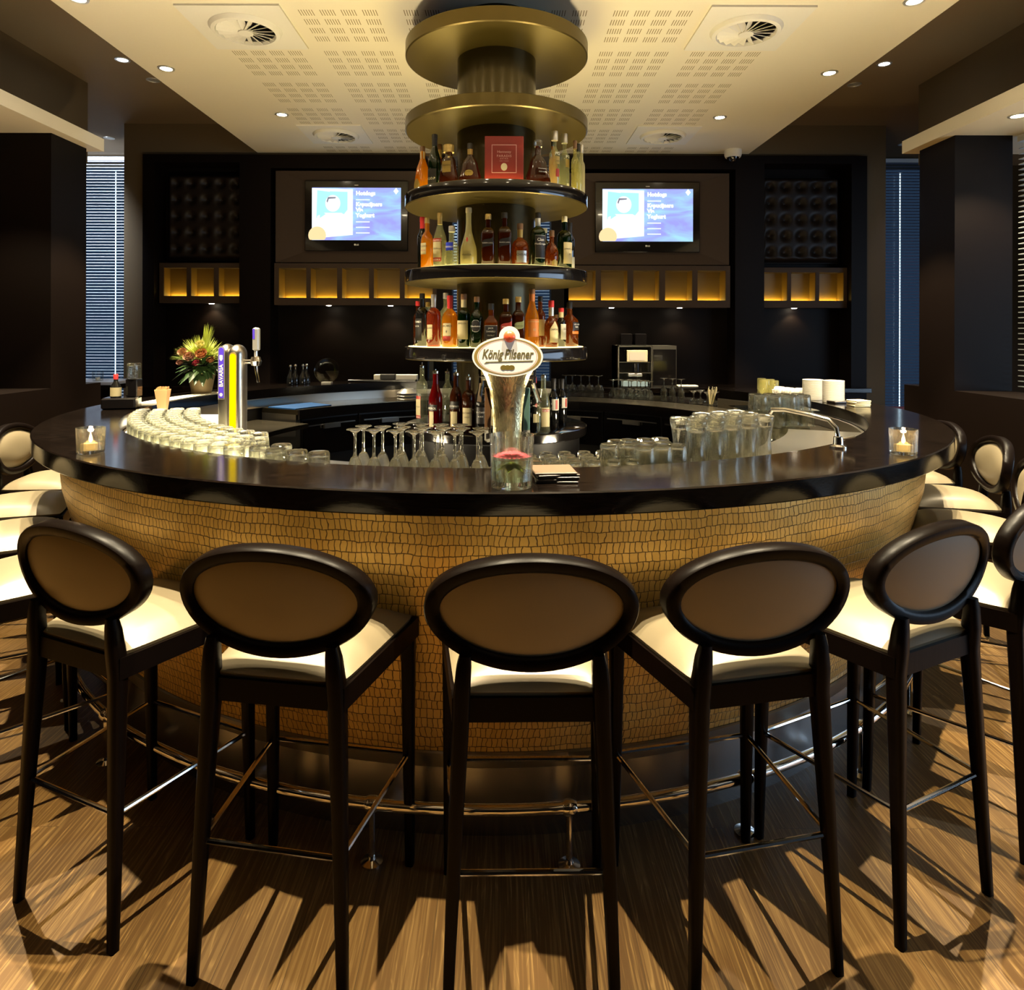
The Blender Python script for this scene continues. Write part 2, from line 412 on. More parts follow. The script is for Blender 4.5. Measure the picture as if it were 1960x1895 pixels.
def tag(o, label, cat, group=None):
    o['label'] = label; o['category'] = cat
    if group: o['group'] = group
    return o
def thing(name, label, cat, loc=(0, 0, 0), rotz=0, group=None):
    o = bpy.data.objects.new(name, None); o.empty_display_size = .05; COL.objects.link(o)
    o.location = loc; o.rotation_euler = (0, 0, rotz); return tag(o, label, cat, group)
def struct(o): o['kind'] = 'structure'; return o
def kids(o): return [c for c in COL.objects if c.parent == o]
def dup(root, loc, rotz=0, label=None, group=None, tree=None):
    tree = tree if tree is not None else [(c, kids(c)) for c in kids(root)]
    r = root.copy(); COL.objects.link(r); r.location = loc; r.rotation_euler = (0, 0, rotz)
    if label: r['label'] = label
    if group: r['group'] = group
    for c, gs in tree:
        d = c.copy(); COL.objects.link(d); d.parent = r
        for g in gs:
            e = g.copy(); COL.objects.link(e); e.parent = d
    return r
def text(s, size, shear=0., bold=0., align='CENTER', space=1.):
    cu = bpy.data.curves.new('lettering', 'FONT'); cu.body = s; cu.size = size; cu.align_x = align; cu.shear = shear; cu.offset = bold; cu.space_character = space; cu.resolution_u = 2
    ob = bpy.data.objects.new('lettering', cu); COL.objects.link(ob)
    dg = bpy.context.evaluated_depsgraph_get(); me = bpy.data.meshes.new_from_object(ob.evaluated_get(dg))
    pts = [tuple(v.co) for v in me.vertices]; fs = [tuple(p.vertices) for p in me.polygons]
    bpy.data.objects.remove(ob); bpy.data.curves.remove(cu); bpy.data.meshes.remove(me)
    return pts, fs
def flat_text(mb, s, size, x, y, z, **kw):
    """lettering standing in the x,z plane, facing -y"""
    p, f = text(s, size, **kw); mb.add([(x + a, y, z + b) for a, b, _ in p], f); return mb
def wrap_text(mb, s, size, R, z, a0=0, **kw):
    p, f = text(s, size, **kw); mb.add([(R * math.sin(a / R + a0), -R * math.cos(a / R + a0), z + b) for a, b, _ in p], f); return mb
def ellipse(a, b, n=48, cx=0, cz=0): return [(cx + a * math.cos(2 * PI * i / n), cz + b * math.sin(2 * PI * i / n)) for i in range(n)]

# ------------------------------------------------------------------ the setting
H1, H2 = 3.39, 3.69
struct(MB().box(-7, 7, -2.2, 9, -.12, 0).build('floor', 'floor', smooth=False))
struct(MB().box(-7, 7, -2.2, 9, H2, H2 + .1).build('ceiling', 'dark_ceiling', smooth=False))
struct(MB().box(-2.55, 2.55, -1.2, 7.12, H1, H2).build('ceiling.001', 'ceil', smooth=False))
# back wall: painted end piers, dark wood alcoves, two picture-wall panels with a gap between
mb = MB(); mb.box(-3.94, -3.72, 7.10, 7.45, 0, H2); mb.box(3.76, 3.98, 7.10, 7.45, 0, H2)
mb.box(-3.72, 3.76, 7.10, 7.45, 3.36, H2)
struct(mb.build('wall_back', 'wall_paint', smooth=False))
mb = MB()
mb.box(-3.72, -.80, 7.30, 7.45, 0, 3.36); mb.box(.68, 3.76, 7.30, 7.45, 0, 3.36)          # recessed back of the alcoves
for x0, x1 in ((-3.72, -3.60), (-2.72, -2.40), (2.40, 2.70), (3.60, 3.76), (-.68, -.525), (.50, .68)): mb.box(x0, x1, 7.05, 7.30, 0, 3.36)
mb.box(-3.60, -2.72, 7.05, 7.30, 3.28, 3.36); mb.box(2.70, 3.60, 7.05, 7.30, 3.28, 3.36)
struct(mb.build('wall_back.001', 'wall_wood', smooth=False))
mb = MB()
for x0, x1 in ((-2.40, -.80), (.68, 2.40)):
    mb.box(x0, x1, 7.05, 7.30, 3.22, 3.36)
struct(mb.build('trim_1', 'wall_wood', smooth=False))
# side walls, front wall behind the visitor
struct(MB().box(-7.1, -7, -2.2, 9, 0, H2).build('wall_left', 'wall_wood', smooth=False))
mb = MB(); mb.box(7, 7.1, -2.2, 9, 0, .5); mb.box(7, 7.1, -2.2, 9, 2.7, H2); mb.box(7, 7.1, -2.2, -1.4, .5, 2.7); mb.box(7, 7.1, 4.6, 9, .5, 2.7)
struct(mb.build('wall_right', 'wall_wood', smooth=False))
struct(MB().box(-7, 7, -2.3, -2.2, 0, H2).build('wall_front', 'wall_wood', smooth=False))
# piers and canopies of the side bays
for sgn, nm in ((-1, 'trim_2'), (1, 'trim_3')):
    xi = sgn * 3.13
    mb = MB(); mb.box(min(xi, xi + sgn * .40), max(xi, xi + sgn * .40), 4.73, 5.13, 1.13, 2.90)
    mb.box(min(xi, xi + sgn * .38), max(xi, xi + sgn * .38), 3.5, 5.32, 0, 1.13)
    struct(mb.build(nm, 'wall_wood', smooth=False))
    mb = MB(); xo = sgn * 3.05; mb.box(min(xo, sgn * 5.2), max(xo, sgn * 5.2), -1.6, 5.22, 2.90, 2.995)
    struct(mb.build('trim_4' if sgn < 0 else 'trim_5', 'canopy', smooth=False))
    mb = MB(); xb = sgn * 3.62; mb.box(min(xb, sgn * 5.2), max(xb, sgn * 5.2), -1.6, 5.95, 2.995, H2)
    struct(mb.build('trim_6' if sgn < 0 else 'trim_7', 'wall_paint', smooth=False))
# windows behind with blinds
def window(nm, x0, x1, z0, z1, y):
    w = bpy.data.objects.new(nm, None); COL.objects.link(w); struct(w)
    fr = MB(); 
    for a, b in ((x0, x0 + .05), (x1 - .05, x1)): fr.box(a, b, y, y + .07, z0, z1)
    fr.box(x0, x1, y, y + .07, z1 - .05, z1); fr.box(x0, x1, y, y + .07, z0, z0 + .06)
    fr.build('window_frame', 'black', w, smooth=False)
    MB().box(x0 + .05, x1 - .05, y + .03, y + .036, z0 + .06, z1 - .05).build('window_pane', 'pane', w, smooth=False)
    return w
window('window_1', -5.6, -4.15, .05, H2, 8.45); window('window_2', 4.2, 5.6, .05, H2, 8.45); window('window_3', -.85, .95, .05, H2, 8.45)
mb = MB()
for a, b in ((-7, -5.6), (-4.15, -.85), (.95, 4.2), (5.6, 7)): mb.box(a, b, 8.45, 8.55, 0, H2)
for a, b in ((-5.6, -4.15), (4.2, 5.6), (-.85, .95)): mb.box(a, b, 8.45, 8.55, 0, .05)
struct(mb.build('wall_back.002', 'wall_paint', smooth=False))
def blind(label, x0, x1, y, z0, z1, cordx, m_='blind'):
    t = thing('window_blind', label, 'blind', ((x0 + x1) / 2, y, z0))
    hx = (x1 - x0) / 2; mb = MB(); z = .02
    while z < z1 - z0 - .05:
        mb.box(-hx, hx, -.017, .017, z, z + .0055); z += .0365
    mb.build('slats', m_, t, smooth=False)
    MB().box(-hx, hx, -.025, .025, z1 - z0 - .045, z1 - z0).build('head_rail', 'blind', t, smooth=False)
    for cx in cordx:
        MB().tube([(cx, -.02, .02), (cx, -.02, z1 - z0 - .04)], .0012, 5).build('cord', 'blind', t)
    return t
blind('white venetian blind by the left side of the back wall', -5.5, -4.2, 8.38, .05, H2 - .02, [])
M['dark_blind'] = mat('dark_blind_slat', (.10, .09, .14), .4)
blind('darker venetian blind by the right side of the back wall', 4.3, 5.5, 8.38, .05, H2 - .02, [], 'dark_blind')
blind('venetian blind seen through the gap behind the bottle tower', -.8, .9, 8.38, .05, H2 - .02, [.55, .62])
for lab, x in (('thin glowing light strip behind the left back blind', XW(221, 8.6)), ('thin glowing light strip behind the right back blind', XW(1722, 8.6))):
    o = MB().tube([(0, 0, 0), (0, 0, 3.45)], .005, 8).build('light_strip', emis('strip_glow', (.60, .85, 1), 3), loc=(x * 8.42 / 8.6, 8.42, .05)); tag(o, lab, 'light strip')
t = thing('window_blind', 'slanting blind slats at the right edge beside the dark pier', 'blind', (3.58, 4.2, 1.14))
mb = MB()
for k in range(46): mb.box(-.017, .017, -.5, .52, .02 + .0365 * k, .0255 + .0365 * k)
mb.build('slats', 'blind', t, smooth=False)
MB().box(-.025, .025, -.5, .52, 1.71, 1.755).build('head_rail', 'blind', t, smooth=False)
# side window wall on the right with a blind, daylight side
w = bpy.data.objects.new('window_4', None); COL.objects.link(w); struct(w)
mb = MB()
for y in (-1.4, .05, 1.55, 3.05, 4.55): mb.box(7.0, 7.08, y, y + .06, .5, 2.7)
mb.build('window_frame', 'black', w, smooth=False)
MB().box(7.03, 7.036, -1.4, 4.6, .5, 2.7).build('window_pane', 'glass', w, smooth=False)

# ------------------------------------------------------------------ ceiling fittings
def diffuser(label, x0, y0, s, hi):
    t = thing('air_diffuser', label, 'air vent', (x0 + s / 2, y0 + s / 2, H1 - .012), 0, 'square swirl vents in the ceiling panel')
    h = s / 2
    mb = MB(); mb.box(-h, h, -h, h, 0, .012); o = mb.build('face_plate', 'white', t, smooth=False)
    # raised round collar and dark throat
    mb = MB(); mb.shell([(.215, -.001), (.20, -.022), (.178, -.026), (.172, -.004)], 40); mb.build('collar', 'white', t)
    mb = MB(); mb.lathe([(.172, -.002), (.172, -.001)], 36); mb.build('throat', 'black', t)
    mb = MB(); 
    for k in range(18):
        a = 2 * PI * k / 18; mt = Matrix.Rotation(a, 4, 'Z') @ Matrix.Translation((.105, 0, -.014)) @ Matrix.Rotation(rad(32), 4, 'X')
        mb.box(-.065, .065, -.019, .019, -.0012, .0012, mt)
    mb.build('vanes', 'white', t, smooth=False)
    MB().lathe([(.045, -.028), (.045, -.010), (.0, -.010)], 20).build('hub', 'white', t)
    return t
diffuser('large square swirl vent at the left front of the ceiling panel', -1.877, 3.88, .60, 0)
diffuser('large square swirl vent at the right front of the ceiling panel', 1.185, 3.88, .60, 0)
diffuser('square swirl vent at the left rear of the ceiling panel', -1.86, 6.13, .58, 0)
diffuser('square swirl vent at the right rear of the ceiling panel', 1.21, 6.13, .58, 0)

def spot(loc, e, ang=95, blend=.25, col=(1, .84, .56), size=.012, rot=(0, 0, 0)):
    l = bpy.data.lights.new('downlight_or_helper', 'SPOT'); l.energy = e; l.spot_size = rad(ang); l.spot_blend = blend; l.color = col; l.shadow_soft_size = size
    o = bpy.data.objects.new('downlight_or_helper', l); COL.objects.link(o); o.location = loc; o.rotation_euler = rot; return o
def downlight(label, x, y, z, lens='lamp', group=None, r=.042):
    t = thing('downlight', label, 'ceiling light', (x, y, z), 0, group)
    MB().shell([(r + .016, 0), (r + .014, -.005), (r, -.006), (r - .004, 0)], 24).build('trim_ring', 'silver', t)
    MB().lathe([(r - .004, -.003), (r - .004, -.002)], 20).build('lens', lens, t)
    return t
SPOT_E = 520
ring_spots = [(186.7, 2.36), (162.6, 2.46), (136.7, 2.55), (18.3, 2.50), (43.2, 2.62), (353.4, 2.36)]
names = ['second downlight from the front on the left edge of the ceiling panel', 'bright downlight on the left edge of the white ceiling panel, near the dark ceiling',
         'downlight at the left rear of the white ceiling panel', 'bright downlight on the right edge of the white ceiling panel, near the dark ceiling',
         'downlight at the right rear of the white ceiling panel', 'second downlight from the front on the right edge of the ceiling panel']
for (a, r), nm in zip(ring_spots, names):
    x, y = pol(r, a); downlight(nm, x, y, H1); spot((x, y, H1 - .02), SPOT_E, 66, .3)
front_lenses = MB()
for a in (211, 235, 259, 283, 307, 331):
    x, y = pol(2.38, a); spot((x, y, H1 - .02), SPOT_E, 66, .3); front_lenses.lathe([(.040, H1 - .003), (.040, H1 - .002)], 18, (x, y, 0))
for th in (-62, -36, -10, 16, 42, 66):  # inner ring of unseen downlights, added so the glasses sparkle
    x, y = pol(1.72, 270 + th); spot((x, y, H1 - .02), 170, 58, .4); front_lenses.lathe([(.040, H1 - .003), (.040, H1 - .002)], 18, (x, y, 0))
struct(front_lenses.build('unseen_lamp_lenses', 'lamp', smooth=False))  # glowing lenses of the unseen front lamps, added inner ring included
# cooler lights in the dark outer ceiling
for px, py, nm in ((233, 116, 'cool white downlight in the dark ceiling left of the white panel'), (1691, 120, 'cool white downlight in the dark ceiling right of the white panel')):
    Y = (H2 - EYE) * F / (HY - py); x = XW(px, Y); downlight(nm, x, Y, H2, 'lamp_cool'); spot((x, Y, H2 - .02), 60, 80, .4, (.85, .92, 1))
for px, py, nm in ((292, 155, 'unlit recessed spot beside the left edge of the ceiling panel'), (1634, 160, 'unlit recessed spot beside the right edge of the ceiling panel'),
                   (208, 266, 'unlit recessed spot in the ceiling over the left back blind'), (1728, 274, 'unlit recessed spot in the ceiling over the right back blind')):
    Y = (H2 - EYE) * F / (HY - py); downlight(nm, XW(px, Y), Y, H2, 'silver')
x = XW(1948, 4.3); downlight('downlight under the pale canopy at the right edge', x, 4.3, 2.90); spot((x, 4.3, 2.88), 90, 100, .5)
spot((-3.35, 4.0, 2.88), 80, 100, .5)
t = thing('security_camera', 'white domed security camera at the far right end of the ceiling panel', 'camera', (XW(1402, 6.95), 6.95, H1))
MB().lathe([(.0, 0), (.085, 0), (.085, -.05), (.075, -.075), (.0, -.076)][::-1], 24).build('housing', 'white', t)
MB().lathe([(.0, -.135), (.03, -.128), (.052, -.105), (.060, -.0755)], 20).build('dome', 'black_gloss', t)

# ------------------------------------------------------------------ round bar counter
A0, A1 = 75, 392
bar = thing('bar_counter', 'round bar with glossy black top, gold crocodile front and steel plinth', 'bar counter', (0, 0, 0))
fixnormals(MB().ring(1.975, 2.30, 1.035, 1.10, A0, A1, 220, b=.004).build('bar_top', 'bartop', bar, ang=30))
prof = [(2.195, 1.036), (2.199, .95), (2.190, .86), (2.158, .74), (2.125, .60), (2.090, .45), (2.060, .32), (2.048, .262)]
mb = MB(); n = 200; mb.revolve(prof, A0, A1, n, closed=False)
me = mb.mesh('front_panel'); uvl = me.uv_layers.new(name='UVMap')
m_ = len(prof); 
for p in me.polygons:
    for li in p.loop_indices:
        vi = me.loops[li].vertex_index; i, k = divmod(vi, m_)
        uvl.data[li].uv = (rad(A0 + (A1 - A0) * i / n) * 2.15, prof[k][1] * 1.02)
fixnormals(link('front_panel', me, 'croc', bar))
fixnormals(MB().revolve([(2.050, .262), (2.056, .258), (2.050, .214), (2.035, .212)], A0, A1, 160, closed=False).build('trim_band', 'steel', bar))
fixnormals(MB().revolve([(2.035, .212), (2.035, .0)], A0, A1, 160, closed=False).build('kick_plate', 'kick', bar))
fixnormals(MB().ring(1.955, 1.972, .97, 1.034, A0, A1, 160).build('inner_upstand', 'steel', bar))
fixnormals(MB().ring(1.985, 2.02, .02, 1.034, A0, A1, 120).build('carcass', 'black', bar))
fixnormals(MB().ring(1.975, 2.42, .905, .972, 32, 75, 60, b=.004).build('low_top', 'bartop', bar))
fixnormals(MB().ring(2.30, 2.34, 0, .905, 32, 75, 60).build('low_back', 'wall_wood', bar))
# worktop inside, ending in a steel end face on the left
wk = thing('worktop', 'curved steel worktop running round inside the bar', 'worktop', (0, 0, 0))
fixnormals(MB().ring(1.60, 1.955, .935, .97, -120, 152, 150, b=.002).build('slab', 'worktop', wk))
fixnormals(MB().ring(1.62, 1.955, .70, .935, 150.5, 152, 2).build('end_face', 'steel', wk))
fixnormals(MB().ring(1.585, 1.598, .90, .968, -20, 152, 120).build('edge_strip', 'black_gloss', wk))
w2 = thing('sink_worktop', 'lower steel sink worktop behind the glasses on the left', 'worktop', (0, 0, 0))
fixnormals(MB().ring(1.45, 1.955, .86, .89, 154, 240, 80).build('slab', 'worktop', w2))
x, y = pol(1.72, 176)
fixnormals(MB().revolve([(.19, .89), (.205, .897), (.20, .90), (.175, .885), (.16, .78), (0, .775)], 0, 360, 36, (x, y), False, True).build('basin', 'steel', w2))
# shelf for the upturned glasses just behind the bar top, lit from below on the left
gs = thing('glass_shelf', 'low shelf behind the bar top carrying upturned glasses', 'shelf', (0, 0, 0))
fixnormals(MB().ring(1.62, 1.955, .99, 1.035, 238, 338, 90).build('drainer', 'steel', gs))
fixnormals(MB().ring(1.62, 1.955, .99, 1.035, 182, 238, 50).build('light_tray', 'tray_light', gs))
# cabinets round the inside
k = 0
wheres = ['rightmost', 'second from right', 'third from right', 'middle', 'third from left', 'second from left', 'leftmost']
for i in range(7):
    a0 = 22 + i * 18.3; a1 = a0 + 17.9
    t = thing('base_cabinet', 'black curved cabinet under the inner worktop, %s of the row' % wheres[i], 'cabinet', (0, 0, 0), 0, 'black cabinets under the worktop')
    fixnormals(MB().ring(1.63, 1.95, .05, .93, a0, a1, 10).build('body', 'black', t))
    fixnormals(MB().ring(1.612, 1.629, .62, .885, a0 + .3, a1 - .3, 10).build('door', 'black_gloss', t))
    fixnormals(MB().ring(1.606, 1.6115, .838, .846, a0 + 1.2, a1 - 1.2, 10).build('grip_strip', 'steel', t))
    am = (a0 + a1) / 2; fixnormals(MB().ring(1.585, 1.6055, .812, .845, am - 2.6, am + 2.6, 4).build('handle', 'steel', t))
struct(MB().ring(0.0, 1.63, 0.0, .004, 0, 360, 60).build('floor.001', 'black', smooth=False))
# chrome foot rail on posts
fr = thing('foot_rail', 'chrome foot rail on short posts round the bar', 'foot rail', (0, 0, 0))
MB().tube([(*pol(2.165, 168 + 204 * i / 160), .168) for i in range(161)], .0155, 12).build('rail', 'chrome', fr)
for k in range(-6, 7):
    a = 276.2 + 15 * k
    x, y = pol(2.165, a)
    p = MB().tube([(x, y, .004), (x, y, .155)], .009, 10).build('post', 'chrome', fr)
    MB().lathe([(.032, .0), (.032, .006), (.012, .012), (.009, .02)], 20, (x, y, 0)).build('foot_plate', 'chrome', p)
    q = Vector((-math.sin(rad(a)), math.cos(rad(a)), 0)) * .02
    MB().tube([Vector((x, y, .168)) - q, Vector((x, y, .168)) - q * .5, Vector((x, y, .168)) + q * .5, Vector((x, y, .168)) + q], [.017, .022, .022, .017], 14).build('collar', 'chrome', p)

# ------------------------------------------------------------------ bar stools
def make_stool(label, loc, rotz):
    t = thing('bar_stool', label, 'bar stool', loc, rotz, 'dark bar stools round the bar')
    # seat cushion: trapezoid dome
    fw, rw, yf, yr, z0 = .222, .172, .215, -.185, .708
    mb = MB(); N = 14; vs = []; fs = []
    for j in range(N + 1):
        v = j / N
        for i in range(N + 1):
            u = 2 * i / N - 1; w = rw + (fw - rw) * v
            e = (1 - abs(u) ** 4) * (1 - abs(2 * v - 1) ** 3.4); h = .007 + .036 * max(0, e) ** .62 + .018 * (1 - u * u) * (1 - (2 * v - 1) ** 2)
            cr = 1 - .03 * (abs(u) ** 8) * (abs(2 * v - 1) ** 8)
            vs.append((u * w * cr, (yr + (yf - yr) * v) * cr, z0 + h))
    for j in range(N):
        for i in range(N): fs.append((j * (N + 1) + i, j * (N + 1) + i + 1, (j + 1) * (N + 1) + i + 1, (j + 1) * (N + 1) + i))
    nb = len(vs); edge = [i for i in range(N + 1)] + [(j + 1) * (N + 1) - 1 for j in range(1, N + 1)] + [N * (N + 1) + i for i in range(N - 1, -1, -1)] + [j * (N + 1) for j in range(N - 1, 0, -1)]
    for i in edge: vs.append((vs[i][0] * .985, vs[i][1] * .985, z0 - .004))
    for k in range(len(edge)):
        k2 = (k + 1) % len(edge); fs.append((edge[k2], edge[k], nb + k, nb + k2))
    mb.add(vs, fs); mb.build('seat_cushion', 'leather', t, ang=60)
    # seat frame
    mb = MB(); fo, ro = .232, .178; zt, zb = .706, .652
    pts = [(-ro, yr - .008), (ro, yr - .008), (fo, yf + .008), (-fo, yf + .008)]; ins = [(-ro + .03, yr + .022), (ro - .03, yr + .022), (fo - .03, yf - .022), (-fo + .03, yf - .022)]
    vs = [(*p, z) for z in (zb, zt) for p in pts] + [(*p, z) for z in (zb, zt) for p in ins]
    fs = []
    for i in range(4):
        j = (i + 1) % 4
        fs += [(i, j, 4 + j, 4 + i), (8 + j, 8 + i, 12 + i, 12 + j), (4 + i, 4 + j, 12 + j, 12 + i), (j, i, 8 + i, 8 + j)]
    mb.add(vs, fs); mb.build('seat_frame', 'stool_wood', t, smooth=False)
    # legs
    def sqleg(path, sizes):
        mb = MB(); vs = []; fs = []
        for (p, s_) in zip(path, sizes):
            hx, hy = s_; c = min(hx, hy) * .3
            for dx, dy in ((-hx + c, -hy), (hx - c, -hy), (hx, -hy + c), (hx, hy - c), (hx - c, hy), (-hx + c, hy), (-hx, hy - c), (-hx, -hy + c)): vs.append((p[0] + dx, p[1] + dy, p[2]))
        for k in range(len(path) - 1):
            for i in range(8):
                j = (i + 1) % 8; fs.append((k * 8 + i, k * 8 + j, k * 8 + 8 + j, k * 8 + 8 + i))
        fs += [tuple(reversed(range(8))), tuple(range((len(path) - 1) * 8, len(path) * 8))]
        return mb.add(vs, fs)
    for s_ in (-1, 1):
        sqleg([(s_ * .210, .212, 0), (s_ * .208, .205, .35), (s_ * .208, .198, .706)], [(.0115, .0115), (.0155, .0155), (.019, .019)]).build('leg', 'stool_wood', t, ang=50)
    for s_ in (-1, 1):
        sqleg([(s_ * .186, -.215, 0), (s_ * .172, -.198, .35), (s_ * .158, -.183, .66), (s_ * .156, -.188, .72), (s_ * .152, -.191, .775), (s_ * .149, -.193, .803)],
              [(.0115, .0115), (.0155, .0155), (.019, .020), (.019, .020), (.017, .016), (.013, .012)]).build('leg', 'stool_wood', t, ang=50)
    # oval back, leaning away from the bar and slightly dished
    zc, ha, hb = .897, .243, .135
    def bp(u, v, d):    # u,v in the oval's plane, d = towards the bar
        tilt = rad(9)
        y = -.196 + .030 * (u / ha) ** 2 - math.sin(tilt) * (v) + d
        return (u, y, zc + v * math.cos(tilt) + d * math.sin(tilt))
    def egg(a, b, i, n):
        tt = 2 * PI * i / n; c, s2 = math.cos(tt), math.sin(tt)
        return (a * c * (1 + .05 * s2), b * s2)
    n = 64; mb = MB(); vs = []; fs = []
    ins = .036
    sect = [(0, -.014), (.004, -.020), (ins - .010, -.020), (ins, -.012), (ins, .016), (ins - .006, .022), (.006, .022), (0, .016)]
    m2 = len(sect)
    for i in range(n):
        for (q, d) in sect:
            u, v = egg(ha - q, hb - q * .93, i, n); vs.append(bp(u, v, d))
    for i in range(n):
        i2 = (i + 1) % n
        for k in range(m2):
            k2 = (k + 1) % m2; fs.append((i * m2 + k, i * m2 + k2, i2 * m2 + k2, i2 * m2 + k))
    mb.add(vs, fs); fixnormals(mb.build('back_frame', 'stool_wood', t, ang=50))
    def pad(d0, bulge, nm):
        mb = MB(); vs = [bp(0, 0, d0 + bulge)]; fs = []; R_ = 7
        for k in range(1, R_ + 1):
            q = k / R_
            for i in range(n):
                u, v = egg((ha - ins + .001) * q, (hb - ins * .93 + .001) * q, i, n)
                vs.append(bp(u, v, d0 + bulge * max(0, 1 - q ** 3.2)))
        for i in range(n): fs.append((0, 1 + i, 1 + (i + 1) % n))
        for k in range(R_ - 1):
            for i in range(n):
                j = (i + 1) % n; fs.append((1 + k * n + i, 1 + (k + 1) * n + i, 1 + (k + 1) * n + j, 1 + k * n + j))
        mb.add(vs, fs); return mb
    p = pad(.006, .028, ''); q = pad(-.006, -.004, ''); p.add(q.v, [tuple(reversed(f)) for f in q.f]); fixnormals(p.build('back_pad', 'leather', t, ang=70))
    zr = .322
    def lx(z0): return .210 - .002 * z0 / .35, .186 - .014 * z0 / .35
    fx, rx = lx(zr); fy, ry = .2055, -.199
    for a, b in (((-fx, fy, zr), (fx, fy, zr)), ((-rx, ry, zr), (rx, ry, zr)), ((-fx, fy, zr), (-rx, ry, zr)), ((fx, fy, zr), (rx, ry, zr))):
        MB().tube([a, b], .0065, 8).build('footrest_bar', 'chrome', t)
    return t
stools = [(-11.3, 2.366, 9.5, 'bar stool second from left in the front row, seen from behind'), (2.5, 2.385, 1.0, 'middle bar stool of the front row with its dark oval back square to us'),
          (14.9, 2.385, 12.5, 'bar stool just right of the middle one in the front row, dark oval back'), (27.3, 2.40, 26.5, 'bar stool on the right with greyish oval back, fully in view'),
          (40.0, 2.42, 39, 'bar stool with grey oval back cut off by the right edge'), (-24.8, 2.37, 24.2, 'large bar stool at the left with brown oval back, fully in view'),
          (-39.5, 2.40, 39, 'bar stool at the left edge whose pale seat is lowest of the cut-off ones'), (-53, 2.40, 53, 'bar stool at the left edge, second seat above the large front stool'),
          (-66.5, 2.40, 66, 'bar stool at the left edge, third seat up, below the padded back'), (-80, 2.42, 80, 'far left bar stool with its pale padded oval back facing the bar'),
          (57.5, 2.36, 57, 'bar stool at the right edge whose padded back is cut off by the picture edge'), (71.2, 2.35, 71, 'bar stool on the right with its tan padded back in full view'),
          (84.6, 2.35, 84.6, 'farthest right bar stool, padded back half hidden by the bar top')]
proto = None; ptree = None
for th, r, hd, lab in stools:
    x = CX + r * math.sin(rad(th)); y = CY - r * math.cos(rad(th))
    hd = hd if th > 0 else -hd
    if proto is None:
        proto = make_stool(lab, (x, y, 0), rad(hd)); ptree = [(c, kids(c)) for c in kids(proto)]
    else: dup(proto, (x, y, 0), rad(hd), lab, tree=ptree)

# ------------------------------------------------------------------ bottle tower
TZ = {'A': (3.148, 3.232), 'B': (2.708, 2.780), 'C': (2.258, 2.328), 'D': (1.810, 1.881), 'E': (1.368, 1.441), 'F': (.93, .981)}
tw = thing('bottle_tower', 'round bronze column with stacked disc shelves in the middle of the bar', 'shelving', (CX, CY, 0))
MB().lathe([(.235, .98), (.235, H1)], 64).build('column', 'core', tw)
for kk, (z0, z1) in TZ.items():
    if kk == 'F': continue
    MB().lathe([(.0, z0), (.536, z0), (.5425, z0 + .006), (.5425, z1 - .004), (.538, z1), (.0, z1)], 96).build('shelf_disc', 'bronze', tw)
    if kk in 'CDE': MB().shell([(.5432, z0 + .004), (.5438, z0 + .006), (.5438, z1 - .004), (.5432, z1 - .003)], 96).build('edge_shade', 'black_gloss', tw)  # black skin paints shade onto the edges of the lower discs
    if kk != 'A':
        fixnormals(MB().ring(.27, .520, z1 + .0005, z1 + .003, 0, 360, 80, c=(0, 0)).build('light_panel', 'shelf_light', tw))
MB().lathe([(0, 0), (.50, 0), (.50, .93), (0, .93)], 64).build('plinth', 'black', tw)
MB().lathe([(.0, .931), (.538, .931), (.5425, .937), (.5425, .978), (.538, .981), (.0, .981)], 80).build('plinth_top', 'black_gloss', tw)

def section(a, r, sq):
    ca, sa = math.sin(a), -math.cos(a)
    if sq:
        q = 2. / sq; ca = math.copysign(abs(ca) ** q, ca); sa = math.copysign(abs(sa) ** q, sa)
    return r * ca, r * sa
PROF = {   # (radius as a share of the body radius or, when given as string, of the neck, height share)
 'std': [(.9, 0), (1, .02), (1, .60), (.95, .655), (.70, .705), ('n', .74), ('n', .90)],
 'round': [(.9, 0), (1, .02), (1, .50), (.96, .58), (.78, .66), (.5, .71), ('n', .74), ('n', .90)],
 'slope': [(.9, 0), (1, .02), (1, .46), (.94, .54), (.55, .70), ('n', .78), ('n', .92)],
 'wine': [(.9, 0), (1, .02), (1, .60), (.92, .66), (.55, .73), ('n', .78), ('n', .92)],
 'pravda': [(.95, 0), (1, .03), (1, .22), (.92, .32), (.62, .46), (.38, .60), ('n', .74), ('n', .92)],
 'trap': [(.98, 0), (1, .04), (.94, .22), (.66, .62), (.52, .68), ('n', .71), ('n', .82)],
 'bell': [(.96, 0), (1, .06), (.95, .16), (.74, .36), (.66, .48), (.55, .56), (.28, .66), ('n', .70), ('n', .86)],
 'squat': [(.92, 0), (1, .03), (1, .42), (.95, .50), (.72, .58), (.42, .63), ('n', .66), ('n', .86)],
 'short': [(.92, 0), (1, .02), (1, .55), (.94, .60), (.40, .70), ('n', .73), ('n', .86)],
 'dimple': [(.55, 0), (.82, .06), (1, .25), (.98, .42), (.70, .58), (.42, .64), ('n', .68), ('n', .84)],
 'poli': [(.9, 0), (1, .02), (1, .56), (.88, .62), (.55, .67), ('n', .69), ('n', .84)],
 'soda': [(.92, 0), (1, .02), (.96, .30), (.72, .55), ('n', .74), ('n', .90)],
}
